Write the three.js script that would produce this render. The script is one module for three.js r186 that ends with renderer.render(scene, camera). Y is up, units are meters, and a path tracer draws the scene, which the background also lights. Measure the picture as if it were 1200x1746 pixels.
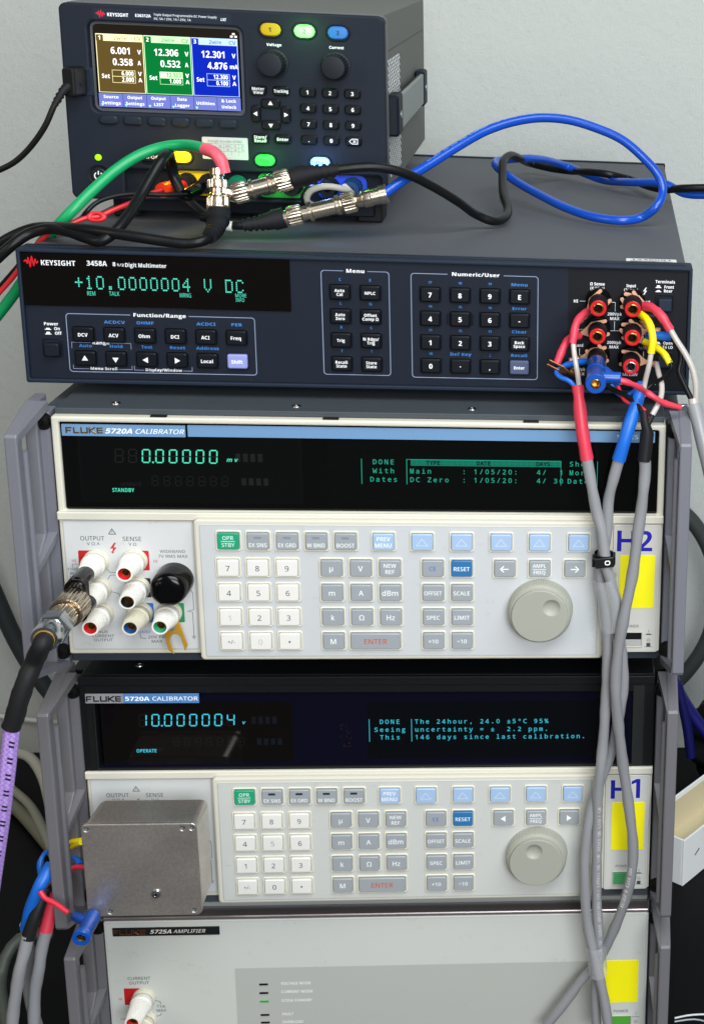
import * as THREE from 'three';
import { mergeGeometries, toCreasedNormals } from 'three/addons/utils/BufferGeometryUtils.js';
import { RectAreaLightUniformsLib } from 'three/addons/lights/RectAreaLightUniformsLib.js';

// ---------- camera, light, exposure (lengths in mm, turned into metres by S) ----------
const S = 0.001, OY = 632, PI = Math.PI;
const W3 = (x, y, z) => new THREE.Vector3(x * S, (y + OY) * S, z * S);
const scene = new THREE.Scene();
const renderer = new THREE.WebGLRenderer({ antialias: true });
renderer.toneMapping = THREE.LinearToneMapping;
renderer.toneMappingExposure = 0.89;
renderer.shadowMap.enabled = true;
RectAreaLightUniformsLib.init();
const camera = new THREE.PerspectiveCamera(2 * Math.atan(873 / 2513.62) * 180 / PI, 1200 / 1746, 0.05, 20);
camera.position.copy(W3(158.18, 199.81, 955.03));
camera.rotation.set(-0.269239, -0.117376, 0.053208, 'YXZ');
camera.setViewOffset(1200, 1746, -721.64, 250.06, 1200, 1746);
scene.add(camera);
scene.background = new THREE.Color().setRGB(0.085, 0.09, 0.095);   // dim room all round

function lamp(label, at, to, w, h, rgb, power, glow) {
  const g = new THREE.Group(); g.name = numbered('panel_light'); g.position.copy(W3(...at)); scene.add(g);
  g.lookAt(W3(...to)); g.userData = { label, category: 'lamp' };
  const lit = new THREE.MeshStandardMaterial({ color: 0xffffff, emissive: new THREE.Color(...rgb), emissiveIntensity: glow, roughness: .6 });
  const metal = new THREE.MeshStandardMaterial({ color: 0xdddddd, roughness: .5 });
  const f = new THREE.Mesh(new THREE.BoxGeometry(w + .04, h + .04, .05), metal); f.name = 'housing'; f.position.z = -.03; g.add(f);
  const d = new THREE.Mesh(new THREE.BoxGeometry(w, h, .01), lit); d.name = 'diffuser'; d.position.z = .002; g.add(d);
  const l = new THREE.RectAreaLight(new THREE.Color(...rgb), power, w, h); l.position.z = .012; l.rotation.y = PI; g.add(l);
  return g;
}
const taken = {};
function numbered(n) { const k = taken[n] = (taken[n] ?? -1) + 1; return k ? n + '_' + String(k).padStart(3, '0') : n; }
lamp('large white ceiling panel light above and in front of the stack', [500, 1250, 900], [0, -150, 0], 1.5, .9, [.94, .99, 1], 8.2, .8);
lamp('smaller warm ceiling panel light to the side of the stack', [-1300, 700, 1100], [-50, -200, 0], .6, .6, [1, .78, .55], 5, .8);
lamp('white softbox panel added behind the photographer to brighten the fronts', [650, 420, 1900], [0, -350, 0], 1.2, .8, [.96, .99, 1], 12.4, .8);  // added softbox-like fill near the camera, not a ceiling fitting

// ---------- helpers ----------
let seed = 7;
const rnd = () => { seed = (seed * 1664525 + 1013904223) >>> 0; return seed / 4294967296; };
const done = new WeakSet();
const mm = (g) => { if (!done.has(g)) { g.scale(S, S, S); done.add(g); } return g; };
function boxUV(g) {            // uv in metres x 10, by the way a face points
  const p = g.attributes.position, n = g.attributes.normal, uv = new Float32Array(p.count * 2);
  for (let i = 0; i < p.count; i++) {
    const ax = Math.abs(n.getX(i)), ay = Math.abs(n.getY(i)), az = Math.abs(n.getZ(i));
    const x = p.getX(i), y = p.getY(i), z = p.getZ(i);
    const [a, b] = az >= ax && az >= ay ? [x, y] : ay >= ax ? [x, z] : [z, y];
    uv[2 * i] = a * 10; uv[2 * i + 1] = b * 10;
  }
  g.setAttribute('uv', new THREE.BufferAttribute(uv, 2));
}
const uvd = new WeakSet();
function mesh(parent, name, geo, mat, x = 0, y = 0, z = 0) {
  mm(geo);
  if (mat.grain && !uvd.has(geo)) { boxUV(geo); uvd.add(geo); }
  const m = new THREE.Mesh(geo, mat); m.name = name; m.castShadow = m.receiveShadow = true;
  m.position.set(x * S, (y + (parent.h0 ?? 0)) * S, z * S); parent.add(m); return m;
}
function thing(name, label, category, x, y, z, yaw = 0, group) {
  const g = new THREE.Group(); g.name = numbered(name); g.position.copy(W3(x, y, z)); g.rotation.y = yaw;
  g.userData = { label, category }; if (group) g.userData.group = group; scene.add(g); return g;
}
const structure = (name, geo, mat, x, y, z) => { const m = mesh(scene, name, geo, mat, x, y + OY, z); m.userData.kind = 'structure'; return m; };

// noise textures
function noiseTex(n, f, rough) {
  const d = new Uint8Array(n * n * 4), lat = [];
  for (const [cell, amp] of f) { const k = n / cell, a = Float32Array.from({ length: k * k }, rnd); lat.push([cell, amp, k, a]); }
  for (let y = 0; y < n; y++) for (let x = 0; x < n; x++) {
    let v = 0;
    for (const [cell, amp, k, a] of lat) {
      const fx = x / cell, fy = y / cell, x0 = Math.floor(fx), y0 = Math.floor(fy), tx = fx - x0, ty = fy - y0;
      const q = (i, j) => a[((y0 + j) % k) * k + (x0 + i) % k];
      v += amp * ((q(0, 0) * (1 - tx) + q(1, 0) * tx) * (1 - ty) + (q(0, 1) * (1 - tx) + q(1, 1) * tx) * ty);
    }
    const c = Math.max(0, Math.min(255, rough(v) * 255)), o = (y * n + x) * 4; d[o] = d[o + 1] = d[o + 2] = c; d[o + 3] = 255;
  }
  const t = new THREE.DataTexture(d, n, n); t.wrapS = t.wrapT = THREE.RepeatWrapping; t.magFilter = THREE.LinearFilter; t.needsUpdate = true; return t;
}
const fineT = noiseTex(512, [[2, .6], [4, .4]], (v) => v), blotT = noiseTex(512, [[64, .4], [16, .3], [4, .2], [1, .1]], (v) => .55 + .45 * v);
const rep = (t, k) => { const c = t.clone(); c.repeat.set(k, k); c.needsUpdate = true; return c; };
const blotS = (k) => { const c = rep(blotT, k); c.colorSpace = THREE.SRGBColorSpace; return c; };

function M(color, rough = .5, { spec, ...o } = {}) { // dark plastics shine less
  const c = new THREE.Color(color), dark = !o.map && !o.metalness && Math.max(c.r, c.g, c.b) < .06;
  return new THREE.MeshPhysicalMaterial({ color: c, roughness: rough, specularIntensity: spec ?? (dark ? .45 : 1), ...o });
}
function Mg(color, rough, bump = .00008, k = 2.2, o = {}) { const m = M(color, rough, { bumpMap: rep(fineT, k), bumpScale: bump, ...o }); m.grain = true; return m; }
const PH = (o) => new THREE.MeshPhysicalMaterial(o);
const mat = {
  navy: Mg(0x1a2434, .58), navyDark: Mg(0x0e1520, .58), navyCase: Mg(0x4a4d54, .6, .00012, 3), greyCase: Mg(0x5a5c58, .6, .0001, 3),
  cream: Mg(0xcdcabd, .5, .00004, 3), creamTop: Mg(0xd6cfb6, .5, .00004, 3), topCover: Mg(0x3a4148, .6, .00008, 3), blackCase: Mg(0x101215, .45, .00008, 3),
  handle: Mg(0x6e6f78, .38, .0001, 3), handle2: Mg(0x68676c, .38, .0001, 3), shadowBlack: M(0x08080a, .7),
  white: M(0xe8e6df, .35), whiteOld: M(0xd8d3bf, .38), red: M(0xc01c22, .35), blackGloss: PH({ color: 0x060607, roughness: .16, specularIntensity: .55 }),
  black: M(0x111214, .45), blackRough: M(0x15161a, .6), blackCable: M(0x101113, .38), gold: M(0xc79a4a, .25, { metalness: 1 }), brass: M(0xb08a3c, .35, { metalness: 1 }),
  nickel: M(0xcfc2b0, .25, { metalness: 1 }), steel: M(0xc8cacc, .24, { metalness: 1 }), copper: M(0xe6ae8e, .42, { metalness: .6 }), copperDull: M(0xa06a48, .45, { metalness: 1 }),
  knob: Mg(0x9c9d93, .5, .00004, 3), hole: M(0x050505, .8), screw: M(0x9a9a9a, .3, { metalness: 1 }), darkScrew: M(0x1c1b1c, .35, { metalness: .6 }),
  greyCable: M(0x8a8b8f, .33), shrinkRed: M(0xd2384e, .42), shrinkBlue: M(0x1464c8, .4), shrinkYel: M(0xe8d400, .45), shrinkBlk: M(0x1b1b1d, .5), leadRed: M(0xd52a40, .4),
  clear: PH({ color: 0xb9b2ad, roughness: .25, clearcoat: .5 }), plugBlue: M(0x0b48a0, .3), green: PH({ color: 0x0a9a5c, roughness: .4 }), red2: M(0xd1262e, .4),
  orange: M(0xee3a12, .35), blueCable: PH({ color: 0x0c46ae, roughness: .28, clearcoat: .35, clearcoatRoughness: .2 }), yellowSticker: M(0xf4ea00, .55), greyBg: M(0x6a6e68, .5), greyLight: M(0xa9a79c, .5),
};

// ---------- canvases in mm ----------
class Print {
  constructor(u0, u1, v1, v0, ppm, bg) { // u0..u1 across, v1 (top) .. v0 (bottom)
    Object.assign(this, { u0, v1, w: u1 - u0, h: v1 - v0, k: ppm });
    this.c = document.createElement('canvas'); this.c.width = Math.round(this.w * ppm); this.c.height = Math.round(this.h * ppm);
    this.g = this.c.getContext('2d'); if (bg) { this.g.fillStyle = bg; this.g.fillRect(0, 0, this.c.width, this.c.height); }
  }
  X(u) { return (u - this.u0) * this.k; } Y(v) { return (this.v1 - v) * this.k; }
  txt(s, u, v, h, c = '#fff', o = {}) {
    const g = this.g, px = h * this.k / .72; g.save(); g.translate(this.X(u), this.Y(v)); if (o.rot) g.rotate(o.rot);
    g.font = (o.it ? 'italic ' : '') + (o.b ? 'bold ' : '') + px + 'px ' + (o.f ?? 'sans-serif'); g.fillStyle = c; g.textAlign = o.a ?? 'center'; g.textBaseline = 'alphabetic';
    let sx = o.sx ?? 1; if (o.w) sx = o.w * this.k / g.measureText(s).width; if (o.sk) g.transform(1, 0, o.sk, 1, 0, 0);
    g.scale(sx, 1); if (o.al) g.globalAlpha = o.al; g.fillText(s, 0, h * this.k / 2); g.restore(); return this;
  }
  rect(u, v, w, h, c, r = 0) { const g = this.g; g.fillStyle = c; g.beginPath(); g.roundRect(this.X(u - w / 2), this.Y(v + h / 2), w * this.k, h * this.k, r * this.k); g.fill(); return this; }
  box(ua, va, ub, vb, c, lw, r = 0) { const g = this.g; g.strokeStyle = c; g.lineWidth = lw * this.k; g.beginPath(); g.roundRect(this.X(ua), this.Y(va), (ub - ua) * this.k, (va - vb) * this.k, r * this.k); g.stroke(); return this; }
  line(pts, c, lw) { const g = this.g; g.strokeStyle = c; g.lineWidth = lw * this.k; g.lineJoin = 'round'; g.beginPath(); pts.forEach(([u, v], i) => g[i ? 'lineTo' : 'moveTo'](this.X(u), this.Y(v))); g.stroke(); return this; }
  poly(pts, c) { const g = this.g; g.fillStyle = c; g.beginPath(); pts.forEach(([u, v], i) => g[i ? 'lineTo' : 'moveTo'](this.X(u), this.Y(v))); g.closePath(); g.fill(); return this; }
  disc(u, v, r, c) { const g = this.g; g.fillStyle = c; g.beginPath(); g.arc(this.X(u), this.Y(v), r * this.k, 0, 2 * PI); g.fill(); return this; }
  ring(u, v, r, c, lw, a0 = 0, a1 = 2 * PI) { const g = this.g; g.strokeStyle = c; g.lineWidth = lw * this.k; g.beginPath(); g.arc(this.X(u), this.Y(v), r * this.k, a0, a1); g.stroke(); return this; }
  specks(n, c, s0, s1) { for (let i = 0; i < n; i++) { this.g.globalAlpha = .2 + .6 * rnd(); this.disc(this.u0 + rnd() * this.w, this.v1 - rnd() * this.h, s0 + rnd() ** 3 * (s1 - s0), c); } this.g.globalAlpha = 1; return this; }
  stains(n, c, s0, s1, al) { // soft-edged smudges of dirt with ragged outline
    for (let i = 0; i < n; i++) { const u = this.u0 + rnd() * this.w, v = this.v1 - rnd() * this.h, s = s0 + rnd() * (s1 - s0); this.g.globalAlpha = al * (.4 + .6 * rnd()); for (let j = 0; j < 14; j++) this.disc(u + (rnd() - .5) * s * 2, v + (rnd() - .5) * s, s * .2 * (.3 + rnd()), c); }
    this.g.globalAlpha = 1; return this;
  }
  scratches(n, c, l0, l1, al) { for (let i = 0; i < n; i++) { const u = this.u0 + rnd() * this.w, v = this.v1 - rnd() * this.h, a = rnd() * 6.28, l = l0 + rnd() * (l1 - l0); this.g.globalAlpha = al * (.3 + .7 * rnd()); this.line([[u, v], [u + Math.cos(a) * l * .5, v + Math.sin(a) * l * .45], [u + Math.cos(a) * l, v + Math.sin(a) * l]], c, .12); } this.g.globalAlpha = 1; return this; }
  tex() { const t = new THREE.CanvasTexture(this.c); t.colorSpace = THREE.SRGBColorSpace; t.anisotropy = 8; return t; }
}
function wave(p, u, v, w, h, c) { // the spark-like trace printed before the maker's name
  const pts = [[0, .05], [.12, .3], [.22, -.35], [.3, .75], [.42, -1], [.56, 1], [.68, -.75], [.8, .5], [.9, -.3], [1, .05]];
  const g = p.g; g.strokeStyle = c; g.lineWidth = h * .13 * p.k; g.lineJoin = g.lineCap = 'round'; g.beginPath();
  const q = (i) => [p.X(u + (pts[i][0] - .5) * w), p.Y(v + pts[i][1] * h / 2)];
  g.moveTo(...q(0)); for (let i = 1; i < pts.length; i++) g.lineTo(...q(i)); g.stroke();
}
function bolt(p, u, v, h, c, lw = .22) { p.poly([[u + h * .1, v + h / 2], [u - h * .28, v - h * .05], [u - h * .02, v - h * .02], [u - h * .12, v - h * .34], [u - h * .25, v - h * .3], [u - h * .1, v - h / 2], [u + h * .08, v - h * .36], [u - h * .02, v - h * .34], [u + h * .28, v + h * .08], [u + h * .02, v + h * .06], [u + h * .24, v + h / 2]], c); }

// ---------- shapes ----------
function rr(w, h, r, cx = 0, cy = 0) {
  const s = new THREE.Shape(), a = w / 2, b = h / 2; r = Math.min(r, a, b);
  s.moveTo(cx - a + r, cy - b); s.lineTo(cx + a - r, cy - b); s.absarc(cx + a - r, cy - b + r, r, -PI / 2, 0); s.lineTo(cx + a, cy + b - r); s.absarc(cx + a - r, cy + b - r, r, 0, PI / 2);
  s.lineTo(cx - a + r, cy + b); s.absarc(cx - a + r, cy + b - r, r, PI / 2, PI); s.lineTo(cx - a, cy - b + r); s.absarc(cx - a + r, cy - b + r, r, PI, 1.5 * PI); return s;
}
function ext(shape, depth, bev = .4, seg = 4, bs = 1) { // from z = 0 to z = depth, bevel inside the outline at both ends
  const g = new THREE.ExtrudeGeometry(shape, { depth: Math.max(.01, depth - 2 * bev), bevelEnabled: bev > 0, bevelThickness: bev, bevelSize: bev, bevelOffset: -bev, bevelSegments: bs, curveSegments: seg });
  g.translate(0, 0, bev); return g;
}
const holed = (shape, ...holes) => { shape.holes.push(...holes); return shape; };
// a cap with a chamfered face: keys, plates, stickers. uv of the face fills the cell [u0, v0, u1, v1]
function cap(w, h, d, r, bev, cell = [0, 0, 1, 1], face = 0) {
  const out = (a, b, rad) => { const p = []; rad = Math.max(.01, Math.min(rad, a, b)); for (const [sx, sy, t] of [[1, 1, 0], [-1, 1, PI / 2], [-1, -1, PI], [1, -1, 1.5 * PI]]) for (let i = 0; i <= 3; i++) { const f = t + i * PI / 6; p.push([sx * (a - rad) + rad * Math.cos(f), sy * (b - rad) + rad * Math.sin(f)]); } return p; };
  const A = w / 2, B = h / 2, rings = [[out(A, B, r), 0], [out(A, B, r), d - bev], [out(A - bev, B - bev, r - bev * .5), d]], pos = [], n = 16;
  const tri = (...q) => q.forEach((x) => pos.push(...x));
  for (let k = 0; k < 2; k++) for (let i = 0; i < n; i++) { const j = (i + 1) % n, [P, z] = rings[k], [Q, y] = rings[k + 1]; tri([...P[i], z], [...P[j], z], [...Q[j], y]); tri([...P[i], z], [...Q[j], y], [...Q[i], y]); }
  const [F, z] = rings[2]; for (let i = 0; i < n; i++) tri([0, 0, z + face], [...F[i], z], [...F[(i + 1) % n], z]);
  let g = new THREE.BufferGeometry(); g.setAttribute('position', new THREE.Float32BufferAttribute(pos, 3));
  const uv = []; for (let i = 0; i < pos.length; i += 3) uv.push(cell[0] + (cell[2] - cell[0]) * (pos[i] / w + .5), cell[1] + (cell[3] - cell[1]) * (pos[i + 1] / h + .5));
  g.setAttribute('uv', new THREE.Float32BufferAttribute(uv, 2)); g.computeVertexNormals(); return toCreasedNormals(g, .55);
}
const bxg = (x0, x1, y0, y1, z0, z1, bev = .6) => { const g = cap3(x1 - x0, y1 - y0, z1 - z0, bev); g.translate((x0 + x1) / 2, (y0 + y1) / 2, (z0 + z1) / 2); return g; };
function cap3(w, h, d, b) { b = Math.min(b, w / 2.1, h / 2.1, d / 2.1); const g = ext(rr(w, h, b), d, b * .9, 2, 1); g.translate(0, 0, -d / 2); return g; }
// turned piece about z; prof = [[r, z], ...]; with teeth > 0, the rings flagged 1 are knurled
function turned(prof, seg = 24, teeth = 0, depth = .3) {
  const n = teeth ? teeth * 4 : seg, pos = [], idx = [];
  prof.forEach(([r, z, k]) => { for (let i = 0; i <= n; i++) { const a = i / n * 2 * PI, q = k && (i % 4 > 1) ? r - depth : r; pos.push(q * Math.cos(a), q * Math.sin(a), z); } });
  for (let k = 0; k < prof.length - 1; k++) for (let i = 0; i < n; i++) { const a = k * (n + 1) + i, b = a + n + 1; idx.push(a, a + 1, b + 1, a, b + 1, b); }
  const g = new THREE.BufferGeometry(); g.setAttribute('position', new THREE.Float32BufferAttribute(pos, 3)); g.setIndex(idx);
  const f = g.toNonIndexed(); const u = []; for (let i = 0; i < f.attributes.position.count; i++) u.push(0, 0); f.setAttribute('uv', new THREE.Float32BufferAttribute(u, 2)); f.computeVertexNormals(); return toCreasedNormals(f, .6);
}
const disc = (r, d, z = 0, seg = 20, b = .3) => turned([[0.001, z], [r, z], [r, z + d - b], [r - b, z + d], [0.001, z + d]], seg);
// tube through world points (mm). radius r, or a function of 0..1; ref: the direction that v = 0 faces
const curve = (pts) => new THREE.CatmullRomCurve3(pts.map((p) => new THREE.Vector3(...p)), false, 'centripetal');
function tube(pts, r, o = {}) {
  const c = Array.isArray(pts) ? curve(pts) : pts, L = c.getLength(), n = o.n ?? Math.max(6, Math.round(L / (o.step ?? 3))), m = o.m ?? 12, pos = [], nor = [], uv = [], idx = [], ref = new THREE.Vector3(...(o.ref ?? [.1, .25, 1]));
  let N = null; const P = new THREE.Vector3(), T = new THREE.Vector3(), B = new THREE.Vector3(), D = new THREE.Vector3();
  const rad = (t) => typeof r === 'function' ? r(t) : r;
  for (let i = 0; i <= n; i++) {
    const t = i / n; c.getPointAt(t, P); c.getTangentAt(t, T);
    const cand = (o.ref || !N ? ref.clone() : N.clone()); N = cand.addScaledVector(T, -cand.dot(T)); if (N.lengthSq() < 1e-6) N.set(1, 0, 0).addScaledVector(T, -T.x); N.normalize(); B.crossVectors(T, N);
    const R = rad(t);
    for (let j = 0; j <= m; j++) { const a = j / m * 2 * PI + (o.twist ?? 0) * t; D.copy(N).multiplyScalar(Math.cos(a)).addScaledVector(B, Math.sin(a)); if (o.flat) D.copy(N).multiplyScalar(Math.cos(a) * o.flat[0]).addScaledVector(B, Math.sin(a) * o.flat[1]); const q = o.lobe ? R * (1 + o.lobe * Math.cos(2 * (j / m * 2 * PI) + L / 9 * t)) : R; pos.push(P.x + D.x * q, P.y + D.y * q, P.z + D.z * q); nor.push(D.x, D.y, D.z); uv.push(t * L / (o.uvL ?? 100), j / m); }
  }
  for (let i = 0; i < n; i++) for (let j = 0; j < m; j++) { const a = i * (m + 1) + j, b = a + m + 1; idx.push(a, a + 1, b, b, a + 1, b + 1); }
  if (!o.open) for (const [i0, s] of [[0, -1], [n * (m + 1), 1]]) { // end caps
    c.getPointAt(s < 0 ? 0 : 1, P); c.getTangentAt(s < 0 ? 0 : 1, T); const k = pos.length / 3; pos.push(P.x, P.y, P.z); nor.push(T.x * s, T.y * s, T.z * s); uv.push(0, 0);
    for (let j = 0; j <= m; j++) { const q = (i0 + j) * 3; pos.push(pos[q], pos[q + 1], pos[q + 2]); nor.push(T.x * s, T.y * s, T.z * s); uv.push(0, 0); }
    for (let j = 0; j < m; j++) s < 0 ? idx.push(k, k + 2 + j, k + 1 + j) : idx.push(k, k + 1 + j, k + 2 + j);
  }
  const g = new THREE.BufferGeometry(); g.setAttribute('position', new THREE.Float32BufferAttribute(pos, 3)); g.setAttribute('normal', new THREE.Float32BufferAttribute(nor, 3)); g.setAttribute('uv', new THREE.Float32BufferAttribute(uv, 2)); g.setIndex(idx); return g;
}
// put a piece built along +z so that it runs from a to b
function along(g, a, b) { const A = new THREE.Vector3(...a), B = new THREE.Vector3(...b), q = new THREE.Quaternion().setFromUnitVectors(new THREE.Vector3(0, 0, 1), B.clone().sub(A).normalize()); g.applyQuaternion(q); g.translate(...a); return g; }
const dist = (a, b) => Math.hypot(a[0] - b[0], a[1] - b[1], a[2] - b[2]);

// ---------- key caps: one atlas of printed faces ----------
const AT = { c: document.createElement('canvas'), i: 0, cw: 128, ch: 96 }; AT.c.width = 2048; AT.c.height = 1152; AT.g = AT.c.getContext('2d');
const atlasTex = new THREE.CanvasTexture(AT.c); atlasTex.colorSpace = THREE.SRGBColorSpace; atlasTex.anisotropy = 8;
const keyMat = M(0xffffff, .42, { map: atlasTex }), keyMatGloss = M(0xffffff, .32, { map: atlasTex }), keyMatRubber = M(0xffffff, .5, { map: atlasTex, spec: .45 });
function cellOf(w, h, bg, draw) {
  const i = AT.i++, x = (i % 16) * AT.cw, y = Math.floor(i / 16) * AT.ch, g = AT.g; g.save(); g.beginPath(); g.rect(x, y, AT.cw, AT.ch); g.clip(); g.fillStyle = bg; g.fillRect(x, y, AT.cw, AT.ch);
  const pad = 4, k = Math.min((AT.cw - 2 * pad) / w, (AT.ch - 2 * pad) / h), uw = w * k, uh = h * k, ox = x + (AT.cw - uw) / 2, oy = y + (AT.ch - uh) / 2;
  const p = Object.create(Print.prototype); Object.assign(p, { u0: 0, v1: 0, k, g }); p.X = (u) => ox + uw / 2 + u * k; p.Y = (v) => oy + uh / 2 - v * k; draw(p); g.restore();
  return [ox / 2048, 1 - (oy + uh) / 1152, (ox + uw) / 2048, 1 - oy / 1152];
}
function key(parent, u, v, z, o) { // o: w h d r bev bg c text size, draw
  const lines = [].concat(o.text ?? []), cell = cellOf(o.w, o.h, o.bg, (p) => {
    if (o.draw) o.draw(p);
    lines.forEach((s, i) => { const sz = o.size, gap = o.gap ?? sz * 1.25, y = (o.dy ?? 0) + ((lines.length - 1) / 2 - i) * gap; p.g.font = (o.b ? 'bold ' : '') + sz * p.k / .72 + 'px sans-serif'; const wd = p.g.measureText(s).width / p.k; p.txt(s, 0, y, sz, o.c, { b: o.b, al: o.al, w: wd > o.w * .9 ? o.w * .88 : undefined }); });
  });
  return mesh(parent, 'key', cap(o.w, o.h, o.d, o.r, o.bev, cell, o.face ?? 0), o.mat ?? keyMat, u, v, z);
}
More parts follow.
